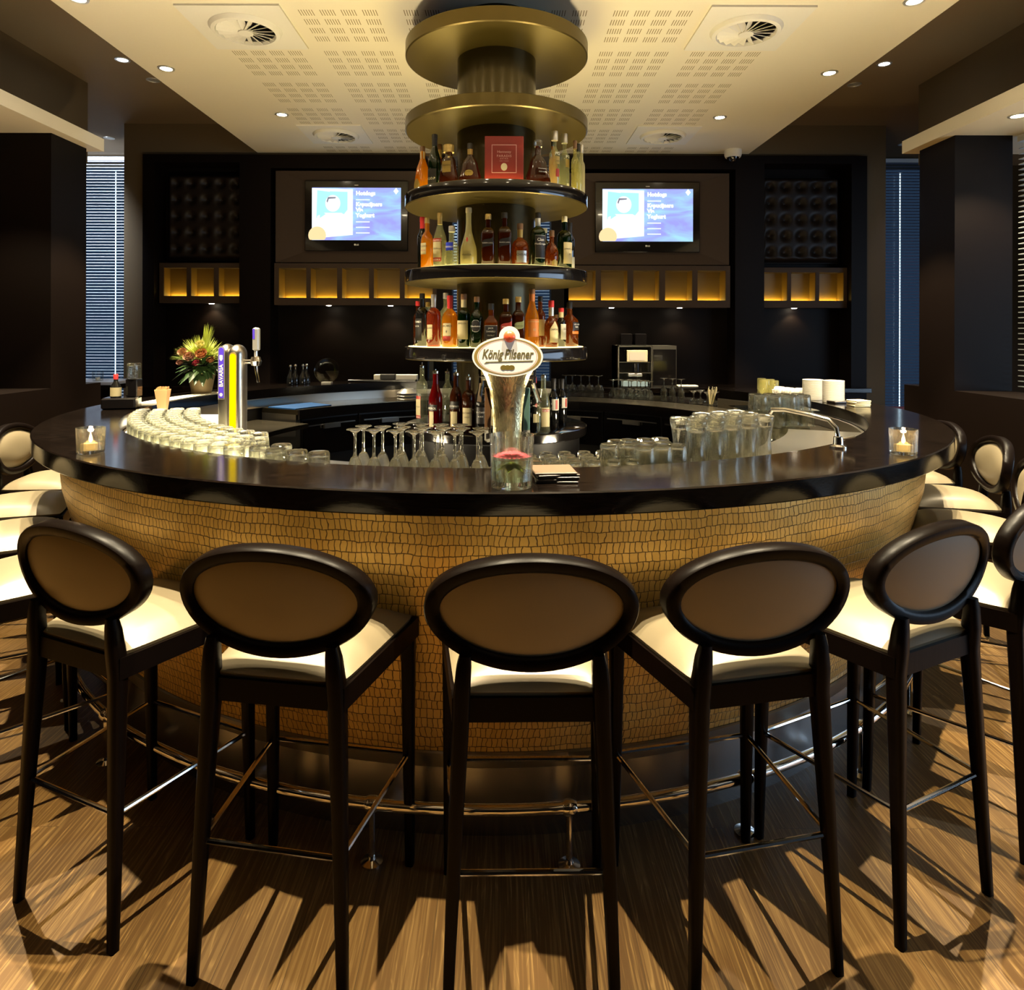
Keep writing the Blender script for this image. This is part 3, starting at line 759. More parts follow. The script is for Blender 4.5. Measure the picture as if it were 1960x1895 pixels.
def bottle(label, px, top, bot, wpx, shelf, kind, body, cap='silver', neck=.0135, sq=None, r=.44, lab=None, txt=(), cap2=None, pourer=False, capw=1.15, depth=1., group=None, name='bottle', face=.6, far=False):
    z0 = TZ[shelf][1] + (.0032 if shelf != 'F' else .0005)
    a = back_angle(px, r) if far else front_angle(px, r); x, y = pol(r, a)
    H = ZW(top, y) - z0; R = wpx * y / F / 2; nk = min(neck, R * .8)
    turn = rad(a) + PI / 2                     # labels look outwards from the column
    while turn > PI: turn -= 2 * PI
    turn *= face
    t = thing(name, label, 'bottle', (x, y, z0), turn, group)
    pr = [((nk if rr == 'n' else max(rr * R, nk if i > 3 else 0)), zz * H) for i, (rr, zz) in enumerate(PROF[kind])]
    ztop = pr[-1][1]
    prof = [(0, 0)] + pr + [(0, ztop)]
    MB().lathe(prof, 28 if not sq else 32, sq=sq, rot=PI / 4 if False else 0, sy=depth).build('glass_body', body, t, ang=45)
    if pourer:
        MB().lathe([(nk * .9, ztop), (nk * 1.2, ztop + .004), (nk * 1.2, ztop + .016), (.004, ztop + .022), (.0035, H - .012), (.003, H)], 12).build('pourer', 'chrome', t)
    else:
        cr = nk * capw
        MB().lathe([(0, ztop - .002), (cr, ztop - .002), (cr, H - .003), (cr * .9, H), (0, H)], 18).build('cap', cap, t, ang=40)
        if cap2:   # foil collar on the neck
            zz0 = pr[-2][1]; MB().lathe([(nk * 1.04, zz0 + .002), (nk * 1.06, ztop - .002)], 18).build('neck_foil', cap2, t)
    if lab:
        for q, L_ in enumerate(lab if isinstance(lab[0], (list, tuple)) else [lab]):
            m_, za, zb, half = L_[:4]; slant = L_[4] if len(L_) > 4 else 0; lr = L_[5] if len(L_) > 5 else 1.
            shape = L_[6] if len(L_) > 6 else None
            mb = MB(); n = 12; vs = []; Rl = R * lr + .0012 * (q + 1)
            for i in range(n + 1):
                an = -half + 2 * half * i / n
                sx, sy = section(an, Rl, sq); f = i / n * 2 - 1; up = slant * f * R
                za_, zb_ = za * H, zb * H
                if shape == 'oval': m = (za_ + zb_) / 2; hh = (zb_ - za_) / 2 * math.sqrt(max(0, 1 - f * f)); za_, zb_ = m - hh, m + hh
                if shape == 'diamond': m = (za_ + zb_) / 2; hh = (zb_ - za_) / 2 * (1 - abs(f)); za_, zb_ = m - hh, m + hh
                if shape == 'house': zb_ = zb_ - (zb_ - za_) * .38 * abs(f)
                vs += [(sx, sy * depth, za_ + up), (sx, sy * depth, zb_ + up)]
            mb.add(vs, [(2 * i, 2 * i + 2, 2 * i + 3, 2 * i + 1) for i in range(n)])
            lo = mb.build('label', m_, t, smooth=not sq)
            for (s_, zz, size, ink, *kw) in [u for u in txt if (u[5] if len(u) > 5 else 0) == q]:
                k_ = kw[0] if kw else {}
                tb = MB()
                Rt = Rl + .0012
                if sq: flat_text(tb, s_, size * R, 0, -Rt * depth - .0006, zz * H, **k_)
                else: wrap_text(tb, s_, size * R, Rt, zz * H, **k_)
                tb.build('lettering', ink, lo, smooth=False)
    return t
Q = 1.22
# shelf under the top two discs
bottle('small amber bottle with gold neck foil behind the diamond-labelled one', 800, 277, 352, 20, 'C', 'soda', 'amber', 'brown_wood', cap2='gold', r=.34)
bottle('square orange liqueur bottle with a diamond label, far left on the upper shelf', 806, 281, 356, 27, 'C', 'soda', 'orange_liquor', 'brown_wood', cap2='label_cream', sq=4,
       lab=('label_gold', .06, .34, .62, 0, 1.0, 'diamond'))
bottle('tall frosted green cognac bottle with black neck on the upper shelf', 831, 258, 347, 25, 'C', 'slope', 'green_glass', 'black', neck=.014, cap2='black', lab=('label_black', .06, .34, .9), txt=[('V.S.O.P', .14, .5, 'ink_white')])
bottle('tapered amber decanter with gold stopper and rectangular label', 858, 278, 344, 38, 'C', 'trap', 'dark_amber', 'gold', neck=.02, capw=1.5, sq=3, depth=.6, lab=('label_gold', .18, .58, .40, 0, .86), txt=[('Hennessy', .46, .22, 'ink')])
bottle('bell-shaped clear-brown decanter with a small oval gold label', 899, 275, 343, 45, 'C', 'bell', 'dark_amber', 'black', neck=.014, depth=.55, cap2='gold', lab=('label_gold', .14, .30, .42, 0, .93, 'oval'), txt=[('Hennessy', .205, .16, 'ink')])
bottle('dark bell-shaped decanter with glass stopper, right of the red box', 1029, 269, 347, 52, 'C', 'bell', 'dark_amber', 'thick_glass', neck=.016, capw=1.4, depth=.55, lab=('dark_amber', .18, .34, .45, 0, .9), txt=[('Hennessy', .29, .17, 'ink_white'), ('PARADIS', .22, .15, 'ink_white')])
bottle('clear grappa bottle with metal stopper, leftmost of the clear ones', 1060.6, 251, 351, 21, 'C', 'poli', 'clear_bottle', 'silver', neck=.011, capw=1.7, lab=[('label_gold', .40, .54, .5), ('label_red', .18, .32, .35)], txt=[('PO', .56, .8, 'ink_white'), ('1898', .44, .4, 'ink')])
bottle('clear grappa bottle with metal stopper, second of the clear ones', 1079.5, 256, 356, 19.5, 'C', 'poli', 'clear_bottle', 'silver', neck=.011, capw=1.6, lab=[('label_gold', .40, .54, .5), ('label_white', .08, .12, .3)], txt=[('PO', .56, .8, 'ink_white')])
bottle('yellow-lit bottle with slim neck behind the clear grappa bottles', 1093, 261, 358, 17, 'C', 'poli', 'honey', 'black', neck=.011, r=.34)
bottle('pale yellow slim bottle, third from the right end of the upper shelf', 1099.7, 269, 360, 14, 'C', 'poli', 'yellow_bottle', 'brown_wood', neck=.010, r=.505)
bottle('pale slim bottle, second from the right end of the upper shelf', 1106, 275, 362, 15, 'C', 'poli', 'clear_bottle', 'black', neck=.010, r=.505)
bottle('milky slim bottle at the very right end of the upper shelf', 1112, 277, 366, 14, 'C', 'poli', 'frost', 'silver', neck=.010, r=.508)
# red presentation box
yb = CY - .475; z0 = TZ['C'][1] + .0035
bx = thing('gift_box', 'dark red presentation box with pale frame and lettering on the upper shelf', 'box', (XW(964, yb), yb, z0))
MB().rbox(-.103, .103, 0, .075, 0, .236, .002).build('carton', 'red', bx, smooth=False)
mb = MB(); 
for a in ((-.066, -.063, .040, .190), (.063, .066, .040, .190), (-.066, .066, .040, .043), (-.066, .066, .187, .190)): mb.box(a[0], a[1], -.0012, 0, a[2], a[3])
mb.build('border', 'pink', bx, smooth=False)
mb = MB(); flat_text(mb, 'Hennessy', .019, 0, -.0015, .146); flat_text(mb, 'PARADIS', .018, 0, -.0015, .124, space=1.15); flat_text(mb, 'EXTRA', .011, 0, -.0015, .112, space=1.4); flat_text(mb, 'RARE COGNAC', .006, 0, -.0015, .101, space=1.2)
mb.build('lettering', 'pink', bx, smooth=False)
MB().prism(ellipse(.017, .020, 28, 0, .072), -.0018, 0).build('medallion', 'cream', bx, smooth=False)
# shelf D
bottle('dark bottle with bright red cap at the left end of the middle shelf', 799, 416, 511, 19, 'D', 'wine', 'black_glass', 'redcap', neck=.014, cap2='redcap')
bottle('opaque orange-yellow liqueur bottle on the middle shelf', 817, 417.5, 510, 24, 'D', 'round', 'orange_liquor', 'gold', neck=.013, lab=[('label_cream', .28, .50, .6)], txt=[('BACARDI', .42, .40, 'ink'), ('LIMON', .34, .36, 'label_red')])
bottle('clear vodka bottle with gold cap and red and white label', 841.5, 408, 508, 26, 'D', 'slope', 'clear_bottle', 'gold', neck=.0135, cap2='gold', lab=[('label_red', .10, .52, .75), ('label_cream', .17, .46, .68)], txt=[('STOLICHNAYA', .475, .24, 'ink_white', {}, 0), ('Stolichnaya', .32, .36, 'ink', {'shear': .3}, 1), ('VODKA', .115, .38, 'ink_white', {}, 0)])
bottle('short clear vodka bottle with blue lettering and silver cap', 864.5, 433, 508, 26, 'D', 'squat', 'clear_bottle', 'silver', neck=.0155, lab=('ink_blue', .38, .58, .6), txt=[('ABSOLUT', .45, .34, 'ink_white')])
bottle('white pear-shaped vodka bottle with long slim neck', 896.6, 398, 507, 32, 'D', 'pravda', 'frost', 'label_cream', neck=.0145, lab=[('frost', .10, .24, .5), ('label_red', .40, .48, .15, 0, .72, 'oval')], txt=[('PRAVDA', .16, .32, 'ink')])
def walker(label, px, top, bot, w, shelf, lm, ink, txt, capm, foot=True):
    return bottle(label, px, top, bot, w, shelf, 'short' if False else 'std', 'dark_amber', capm, neck=.013, sq=5, capw=1.3, lab=[(lm, .36, .50, .62, .35)], txt=[(txt, .41, .27, ink)])
walker('tall square whisky bottle with dark slanted label, left of the black-label one', 934, 410, 507, 25, 'D', 'label_black', 'ink_white', 'GREEN LABEL', 'gold')
walker('tall square whisky bottle with black slanted label and gold base strip', 965, 407, 507, 25.5, 'D', 'label_black', 'ink_white', 'BLACK LABEL', 'black')
bottle('rounded amber whisky bottle with pale silver label on the middle shelf', 995, 428, 507, 33, 'D', 'squat', 'amber', 'brown_wood', neck=.0145, cap2='label_gold', lab=('silver', .06, .34, .6), txt=[('CHIVAS', .22, .38, 'ink')])
bottle('dark green scotch bottle with framed black label', 1029, 407, 508, 29, 'D', 'std', 'green_glass', 'black', neck=.0135, cap2='label_white', lab=[('label_white', .14, .57, .72), ('label_black', .15, .56, .69)], txt=[('Clan', .46, .55, 'ink_white', {}, 1), ('MacGregor', .39, .36, 'ink_white', {}, 1)])
bottle('pinched three-sided amber bottle with a dimpled body', 1055.6, 441, 509, 26, 'D', 'dimple', 'amber', 'brown_wood', neck=.013, lab=('label_gold', .06, .22, .5, 0, .95, 'house'))
bottle('green glass malt bottle with large cream label near the right of the middle shelf', 1080, 414, 510, 28, 'D', 'std', 'green_glass', 'cream', neck=.014, lab=('label_cream', .10, .50, .85), txt=[('LAPHROAIG', .36, .30, 'ink'), ('10', .26, .4, 'ink')])
bottle('bottle with cream screw cap behind the cream-labelled green one', 1088, 437, 511, 22, 'D', 'std', 'black_glass', 'cream', neck=.014, r=.29)
bottle('black-capped dark bottle at the right end of the middle shelf', 1104, 426, 514, 18, 'D', 'wine', 'black_glass', 'black', neck=.013, cap2='black', lab=('label_white', .08, .30, .9))
# shelf E
bottle('black rum bottle at the left end of the lit lower shelf', 804.5, 562, 665, 25, 'E', 'std', 'black_glass', 'black', neck=.014, lab=('label_black', .10, .52, .9), txt=[('BACARDI', .44, .42, 'ink_white'), ('BLACK', .36, .36, 'ink_white')])
bottle('bottle with dark red neck behind the black rum on the lit shelf', 800, 577, 664, 18, 'E', 'std', 'dark_amber', 'redcap', neck=.013, r=.475, far=True)
bottle('bottle with gold screw cap peeping between black rum and rose bottle', 819, 579, 664, 18, 'E', 'std', 'clear_bottle', 'gold', neck=.013, r=.455, far=True)
bottle('rose-red liquor bottle with silver cap on the lit shelf', 830, 564, 667, 27, 'E', 'std', 'rose_liquor', 'silver', neck=.0135, cap2='silver', lab=('label_cream', .14, .42, .45), txt=[('BACARDI', .34, .26, 'ink')])
bottle('clear bottle behind the golden rum on the lit shelf', 853, 561, 665, 26, 'E', 'round', 'clear_bottle', 'silver', neck=.0135, r=.32)
bottle('golden rum bottle with red neck foil and white label', 861, 566, 668, 31, 'E', 'round', 'honey', 'redcap', neck=.0145, cap2='redcap', lab=[('label_cream', .20, .46, .55), ('label_red', .12, .21, .5)], txt=[('BACARDI', .39, .34, 'ink'), ('8', .28, .4, 'ink')])
bottle('dark green whiskey bottle with wide cream label on the lit shelf', 887.5, 563, 668, 25, 'E', 'std', 'green_glass', 'brown_wood', neck=.0145, cap2='label_cream', lab=('label_cream', .15, .50, .95), txt=[('JAMESON', .43, .34, 'ink')])
bottle('green three-cornered malt bottle with round dark label', 912.5, 568, 668, 25, 'E', 'round', 'green_glass', 'brown_wood', neck=.0135, sq=2.6, lab=[('label_white', .30, .54, .62, 0, 1, 'oval'), ('label_black', .31, .53, .60, 0, 1, 'oval')], txt=[('Glenfiddich', .40, .32, 'ink_white', {}, 1)])
bottle('square whiskey bottle with black label and white scrollwork', 940, 581, 668, 26, 'E', 'short', 'amber', 'black', neck=.014, sq=6, lab=[('ink_white', .08, .50, .74), ('label_black', .09, .49, .72)], txt=[('JACK', .42, .34, 'ink_white', {}, 1), ('DANIELS', .345, .34, 'ink_white', {}, 1), ('Old No.7', .26, .26, 'ink_white', {}, 1), ('WHISKEY', .16, .30, 'ink_white', {}, 1)])
walker('square whisky bottle with red slanted label on the lit shelf', 968, 572, 668, 25, 'E', 'label_red', 'ink_white', 'RED LABEL', 'gold')
walker('square whisky bottle with olive green slanted label on the lit shelf', 992, 568, 668, 22, 'E', 'label_green', 'ink', 'GREEN LABEL', 'gold')
bottle('tall golden malt bottle with orange label on the lit shelf', 1018, 553, 668, 27, 'E', 'slope', 'honey', 'brown_wood', neck=.0145, cap2='label_orange', lab=('label_orange', .18, .48, .8), txt=[('GLENMORANGIE', .43, .24, 'label_cream'), ('10', .28, .5, 'label_cream')])
bottle('whisky bottle with a grouse bird label behind the tall golden malt', 1034, 567, 666, 19, 'E', 'std', 'amber', 'black', neck=.0125, lab=('label_cream', .22, .54, .8), r=.355)
bottle('amber malt bottle with red cap and pointed cream label', 1055, 575, 668, 27, 'E', 'squat', 'amber', 'redcap', neck=.014, cap2='silver', lab=('label_cream', .10, .56, .7, 0, 1, 'house'), txt=[('CARDHU', .36, .34, 'ink')])
bottle('dark bottle with red cap and white label numbered ten', 1074, 589, 667, 18, 'E', 'std', 'black_glass', 'redcap', neck=.0135, cap2='label_cream', lab=('label_white', .18, .58, .9), txt=[('10', .42, .8, 'ink')], r=.40)
bottle('flat broad whisky bottle with black cap at the right of the lit shelf', 1093, 578, 667, 30, 'E', 'short', 'amber', 'black', neck=.014, capw=1.25, sq=3, lab=[('label_orange', .28, .34, .6), ('label_black', .36, .54, .5)], txt=[('HIGHLAND', .48, .24, 'ink_white', {}, 1), ('PARK', .42, .26, 'ink_white', {}, 1)])
bottle('bottle with brown cap at the right end of the lit shelf', 1099, 602, 666, 18, 'E', 'std', 'amber', 'brown_wood', neck=.012, r=.36)
# plinth
bottle('clear vodka bottle with steel pourer and red label on the plinth', 808, 694, 813, 21, 'F', 'std', 'clear_bottle', neck=.0135, pourer=True, lab=[('label_red', .10, .46, .75), ('label_cream', .15, .41, .70)], txt=[('VODKA', .11, .34, 'ink_white', {}, 0), ('Stolichnaya', .28, .3, 'ink', {'shear': .3}, 1)])
bottle('clear bottle with pourer behind the red-labelled vodka on the plinth', 801, 706, 812, 19, 'F', 'std', 'clear_bottle', neck=.013, pourer=True, r=.29)
bottle('bottle of red aperitif with pourer and dark band label', 834, 707, 815, 27, 'F', 'slope', 'red_liquor', neck=.0155, pourer=True, lab=[('label_black', .32, .42, .8), ('label_cream', .06, .31, .35)], txt=[('APEROL', .345, .42, 'ink_white', {}, 0)])
bottle('bottle of bitter liqueur with pourer and dark red label', 873, 708, 816, 24, 'F', 'round', 'dark_amber', neck=.014, pourer=True, lab=[('label_black', .38, .50, .8), ('label_cream', .10, .34, .55)], txt=[('CAMPARI', .41, .42, 'ink_white', {}, 0)])
bottle('dark rum bottle with pourer and cream shield label', 897, 717, 817, 25, 'F', 'std', 'dark_amber', neck=.0135, pourer=True, lab=('label_cream', .14, .44, .75), txt=[('BACARDI', .34, .36, 'ink'), ('GOLD', .27, .3, 'ink')])
bottle('black rum bottle with pourer left of the illuminated beer sign column', 922, 718, 818, 25, 'F', 'std', 'black_glass', neck=.0135, pourer=True, lab=('label_black', .18, .46, .7), txt=[('BACARDI', .36, .34, 'ink_white'), ('BLACK', .29, .28, 'ink_white')])
bottle('small bottle with cream label just left of the beer sign column', 945, 745, 822, 18, 'F', 'std', 'black_glass', 'black', lab=('label_cream', .20, .56, .8))
bottle('dark vermouth bottle with red badge right of the beer sign column', 1022, 722, 830, 25, 'F', 'std', 'black_glass', 'redcap', neck=.0135, r=.37, lab=[('label_red', .44, .52, .4, 0, 1, 'diamond'), ('label_cream', .16, .32, .5)], txt=[('MARTINI', .46, .30, 'ink_white', {}, 0)])
bottle('pale green vermouth bottle with steel pourer on the plinth', 1040.7, 715, 834, 25, 'F', 'slope', 'green_glass' if False else 'clear_bottle', neck=.013, pourer=True, r=.49, lab=[('label_cream', .12, .44, .7), ('label_red', .37, .41, .6)], txt=[('MARTINI', .375, .34, 'ink_white', {}, 1)])
for px, nm, r in ((1060, 'first', .42), (1076, 'second', .40), (1090, 'third', .38)):
    bottle('dark wine bottle with white and red label, %s of three at right of plinth' % nm, px, 724 + (px - 1060) * .05, 829, 19, 'F', 'wine', 'black_glass', 'black', neck=.0125, cap2='black', lab=[('label_white', .38, .60, .9), ('label_red', .40, .58, .22)], r=r, group='wine bottles on the tower plinth')

# ------------------------------------------------------------------ glassware
def proto_glass(name, prof, label, cat, group, n=20, m='glass', extra=None):
    zin, th = extra or (prof[-1][1] - .010, .0024)
    inner = [(max(r - th, .001), z if z > .001 else .0003) for r, z in prof if z < zin - .004 and r > th * 2]
    r_end = inner[-1][0]
    full = list(prof) + [(0, zin), (r_end * .55, zin - .0006), (r_end * .9, zin - .003)] + inner[::-1] + [prof[0]]
    mb = MB(); mb.shell(full, n); me = mb.mesh(name, True, 50); me.materials.append(M['crystal'])
    import bmesh
    bm = bmesh.new(); bm.from_mesh(me); bmesh.ops.remove_doubles(bm, verts=bm.verts, dist=.00005); bmesh.ops.recalc_face_normals(bm, faces=bm.faces); bm.to_mesh(me); bm.free()
    return (name, me, label, cat, group)
NG = {}
def put(pg, x, y, z, rotz=0., label=None, group=None):
    name, me, lab, cat, grp = pg
    o = bpy.data.objects.new(name, me); COL.objects.link(o); o.location = (x, y, z); o.rotation_euler = (0, 0, rotz)
    return tag(o, label or lab, cat, group or grp)
TRAY = 1.0355
wine = proto_glass('wine_glass', [(.034, 0), (.0345, .002), (.028, .035), (.016, .068), (.006, .082), (.0045, .095), (.004, .140), (.006, .155), (.018, .163), (.028, .166), (.0285, .168), (.026, .1685), (0, .1672)], '', 'glass', 'upturned stemmed glasses at the front', extra=(.078, .0016))
fr_a = [680, 717, 757, 794, 834, 871, 914]; 
for i, px in enumerate(fr_a):
    x, y = pol(1.905, front_angle(px, 1.905)); put(wine, x, y, TRAY, 0, 'upturned stemmed glass in the front row, %s from the left' % ['first', 'second', 'third', 'fourth', 'fifth', 'sixth', 'seventh'][i])
for i, px in enumerate([697, 733, 771, 810, 848, 885, 920]):
    x, y = pol(1.82, front_angle(px, 1.82)); put(wine, x, y, TRAY, 0, 'upturned stemmed glass in the second row, %s from the left' % ['first', 'second', 'third', 'fourth', 'fifth', 'sixth', 'seventh'][i])
for i, px in enumerate([768, 806, 843, 882]):
    x, y = pol(1.735, front_angle(px, 1.735)); put(wine, x, y, TRAY, 0, 'upturned stemmed glass in the third row, %s from the left' % ['first', 'second', 'third', 'fourth'][i])
shot = proto_glass('shot_glass', [(.0255, 0), (.026, .002), (.023, .055), (.0225, .068), (.020, .072), (0, .071)], 'small upturned shot glass in the block right of the flower glass', 'glass', 'upturned shot glasses')
for row, (r, p0, p1, n) in enumerate(((1.915, 1030, 1212, 6), (1.858, 1022, 1206, 6), (1.80, 1016, 1198, 6), (1.742, 1010, 1190, 6))):
    for i in range(n):
        px = p0 + (p1 - p0) * i / (n - 1); x, y = pol(r, front_angle(px, r)); put(shot, x, y, TRAY, random.random())
tumb = proto_glass('tumbler', [(.0335, 0), (.034, .002), (.0325, .09), (.032, .108), (.029, .114), (0, .112)], 'straight upturned tumbler between the shot glasses and tall glasses', 'glass', 'straight upturned tumblers', m='glass')
for r, pxs in ((1.915, (1236, 1268, 1297)), (1.85, (1168, 1203, 1240, 1268)), (1.78, (1180, 1204, 1236, 1264))):
    for px in pxs: x, y = pol(r, front_angle(px, r)); put(tumb, x, y, TRAY)
for px in (1172,): x, y = pol(1.915, front_angle(px, 1.80)); 
tall = proto_glass('tall_glass', [(.031, 0), (.0315, .002), (.031, .035), (.026, .085), (.0255, .11), (.031, .15), (.0365, .178), (.0365, .188), (.033, .192), (.028, .170), (0, .166)], 'tall waisted upturned glass at the right of the front shelf', 'glass', 'tall waisted upturned glasses', m='thick_glass')
for r, pxs in ((1.905, (1333, 1367, 1400, 1432, 1462)), (1.83, (1303, 1340, 1372, 1404, 1434)), (1.755, (1345, 1378, 1408))):
    for px in pxs: x, y = pol(r, front_angle(px, r)); put(tall, x, y, TRAY)
mug = proto_glass('short_tumbler', [(.037, 0), (.0375, .002), (.036, .07), (.035, .082), (.032, .086), (0, .083)], 'short upturned tumbler on the glowing shelf at left', 'glass', 'short upturned tumblers on the glowing shelf')
front4 = [(611, 1.90), (570, 1.90), (528, 1.90), (540, 1.82), (498, 1.88)]
for i, (px, r) in enumerate(front4):
    x, y = pol(r, front_angle(px, r)); put(mug, x, y, TRAY, 0, ['rightmost short upturned tumbler left of the stemmed glasses', 'second short upturned tumbler left of the stemmed glasses', 'third short upturned tumbler left of the stemmed glasses', 'short upturned tumbler behind the third one left of the stemmed glasses', 'fourth short upturned tumbler left of the stemmed glasses'][i], 'short upturned tumblers at the front')
a = 196.0
for r in (1.905, 1.825, 1.745, 1.665):
    a = 197.0 + (r * 7 % 1)
    step = 2 * math.degrees(.043 / r)
    while True:
        x, y = pol(r, a)
        if VX + x * F / y > (478 if r > 1.9 else 505): break
        put(mug, x, y, TRAY, random.random()); a += step
# rack of stacked glasses on the inner worktop at right
rk = proto_glass('stacked_glass', [(.036, 0), (.0365, .002), (.034, .06), (.033, .072), (.030, .076), (0, .074)], 'glass in the layered stack of upturned glasses by the right-hand tap', 'glass', 'layered stack of glasses')
bx_, by_ = XW(1472, 3.62), 3.62
for lay, (nx, ny, z) in enumerate(((5, 3, .9705), (5, 3, 1.050), (4, 2, 1.1295))):
    for i in range(nx):
        for j in range(ny):
            put(rk, bx_ + (i - (nx - 1) / 2) * .0745 + .02 * lay, by_ + (j - 1) * .0745, z)
            if lay < 2: continue
for lay, z in ((0, 1.0465), (1, 1.126)):
    o = MB().rbox(-.195, .195, -.12, .12, 0, .0032, .001).build('glass_rack_sheet', 'glass', loc=(bx_ + .02 * lay, by_, z), smooth=False); tag(o, ['lower', 'upper'][lay] + ' clear sheet between layers of the stacked glasses', 'tray')
# glasses on the low back section at right
LT = .9725
bw = proto_glass('wine_glass', [(.042, 0), (.0425, .002), (.046, .03), (.036, .06), (.010, .08), (.005, .09), (.0045, .145), (.008, .155), (.030, .160), (.038, .162), (.036, .164), (0, .163)], '', 'glass', 'upturned wine glasses on the low back counter', extra=(.078, .0016))
for i, px in enumerate((1083, 1096, 1112, 1129, 1146)):
    x, y = pol(2.32, back_angle(px, 2.32)); put(bw, x, y, LT, 0, 'upturned wine glass left of the coffee machine, %s from the right' % ['fifth', 'fourth', 'third', 'second', 'first'][i])
bw2 = proto_glass('wine_glass', [(.040, 0), (.0405, .002), (.030, .035), (.012, .06), (.005, .07), (.0045, .12), (.010, .130), (.030, .134), (.037, .136), (.035, .138), (0, .137)], '', 'glass', 'upturned small wine glasses on the low back counter', extra=(.058, .0016))
for i, px in enumerate((1174, 1192, 1209, 1226, 1243)):
    x, y = pol(2.22, back_angle(px, 2.22)); put(bw2, x, y, LT, 0, 'small upturned wine glass in front of the coffee machine, %s from the left' % ['first', 'second', 'third', 'fourth', 'fifth'][i])
for i, px in enumerate((1185, 1203, 1220, 1236)):
    x, y = pol(2.31, back_angle(px, 2.31)); put(bw2, x, y, LT, 0, 'small upturned wine glass in the rear row before the coffee machine, %s from the left' % ['first', 'second', 'third', 'fourth'][i])
fl = proto_glass('flute', [(.024, 0), (.0245, .002), (.028, .05), (.024, .085), (.008, .11), (.0045, .12), (.0045, .165), (.008, .172), (.030, .177), (.034, .179), (0, .1795)], '', 'glass', 'upturned flutes on the low back counter', extra=(.105, .0016))
for i, px in enumerate((1271, 1287.5, 1304)):
    x, y = pol(2.10, back_angle(px, 2.10)); put(fl, x, y, LT, 0, 'upturned champagne flute right of the coffee machine, %s' % ['left', 'middle', 'right'][i])
cp = proto_glass('coupe', [(.036, 0), (.0365, .002), (.034, .010), (.010, .022), (.005, .03), (.005, .062), (.008, .07), (.030, .088), (.038, .0905), (.036, .092), (0, .0915)], 'dessert coupe in the cluster with the stirrers', 'glass', 'dessert coupes on the low back counter', extra=(.020, .0016))
for px, r in ((1328, 2.12), (1341, 2.20), (1354, 2.10), (1368, 2.16)):
    x, y = pol(r, back_angle(px, r)); put(cp, x, y, LT)
cp2 = proto_glass('coupe', [(.040, 0), (.0405, .002), (.022, .020), (.006, .028), (.0045, .035), (.0045, .052), (.010, .056), (.036, .060), (.0365, .062), (0, .061)], '', 'glass', 'upturned low coupes on the low back counter', extra=(.026, .0016))
for i, (px, r) in enumerate(((1389, 2.02), (1402, 2.08), (1408, 2.0), (1424, 2.02))):
    x, y = pol(r, back_angle(px, r)); put(cp2, x, y, LT, 0, 'upturned low coupe left of the stacked glasses, %s' % ['first', 'second', 'third', 'fourth'][i])
t_x, t_y = pol(2.02, back_angle(1361, 2.02))
t = thing('stirrer_glass', 'glass of pale stirrers among the dessert coupes', 'glass', (t_x, t_y, LT))
MB().shell([(0, .001), (.026, 0), (.03, .075)], 16).build('glass_cup', 'glass', t)
mb = MB()
for k in range(16): a = k * 2.4; mb.tube([(.012 * math.cos(a), .012 * math.sin(a), .004), (.034 * math.cos(a) + .012, .034 * math.sin(a), .115 + .012 * (k % 3))], .0022, 5)
mb.build('stirrers', 'cream', t)

# ------------------------------------------------------------------ back wall furniture
M['niche'] = mat('niche_lacquer', (.17, .10, .012), .5)
M['tuft'] = mat('tufted_leather', (.012, .0075, .005), .45, spec=.22)
def niche_unit(label, opens, z0, z1, y, depth=.20, lamps=()):
    xs = [XW(a, y) for o in opens for a in o]; xa, xb = xs[0] - .045, xs[-1] + .045; cxm = (xa + xb) / 2
    t = thing('niche_shelf', label, 'wall shelf', (cxm, y, z0))
    h = z1 - z0; mb = MB()
    mb.box(xa - cxm, xb - cxm, 0, depth, -.075, -.0); mb.box(xa - cxm, xb - cxm, 0, depth, h, h + .05)
    edges = [xa] + xs + [xb]
    for i in range(0, len(edges), 2): mb.box(edges[i] - cxm, edges[i + 1] - cxm, 0, depth, 0, h)
    mb.build('carcass', 'tv_panel', t, smooth=False)
    mb = MB(); mb.box(xa - cxm, xb - cxm, depth, depth + .01, 0, h)
    for i in range(1, len(edges) - 1, 2):
        a, b = edges[i] - cxm, edges[i + 1] - cxm
        mb.box(a, a + .002, .01, depth, 0, h); mb.box(b - .002, b, .01, depth, 0, h)
    mb.build('lining', 'niche', t, smooth=False)
    mb = MB()
    for i in range(1, len(edges) - 1, 2): mb.box(edges[i] - cxm + .01, edges[i + 1] - cxm - .01, depth - .028, depth - .006, 0, .004)
    mb.build('light_strip', 'led_gold', t, smooth=False)
    for px in lamps:
        o = MB().lathe([(.0, -.079), (.024, -.079), (.026, -.0755)], 16, (XW(px, y) - cxm, .09, 0)).build('under_lamp', 'lamp', t)
        spot((XW(px, y), y + .09, z0 - .085), 7, 110, .6, (1, .80, .5), .015)
    return t
YB = 7.05; YA = 7.14
niche_unit('row of five glowing niches under the left screen', [(533, 586), (594, 645), (654, 706), (715, 765), (774, 828)], ZW(571, YB), ZW(514, YB), YB, lamps=(625, 745))
niche_unit('row of five glowing niches under the right screen', [(1088, 1140), (1150, 1201), (1212, 1262), (1273, 1325), (1335, 1389)], ZW(574, YB), ZW(517, YB), YB, lamps=(1173, 1305))
niche_unit('three glowing niches under the padded panel on the left', [(313, 357), (365, 409), (418, 463)], ZW(568, YA), ZW(514, YA), YA, .14, lamps=(398,))
niche_unit('three glowing niches under the padded panel on the right', [(1461, 1507), (1514, 1561), (1568, 1615)], ZW(574, YA), ZW(520, YA), YA, .14, lamps=(1527,))
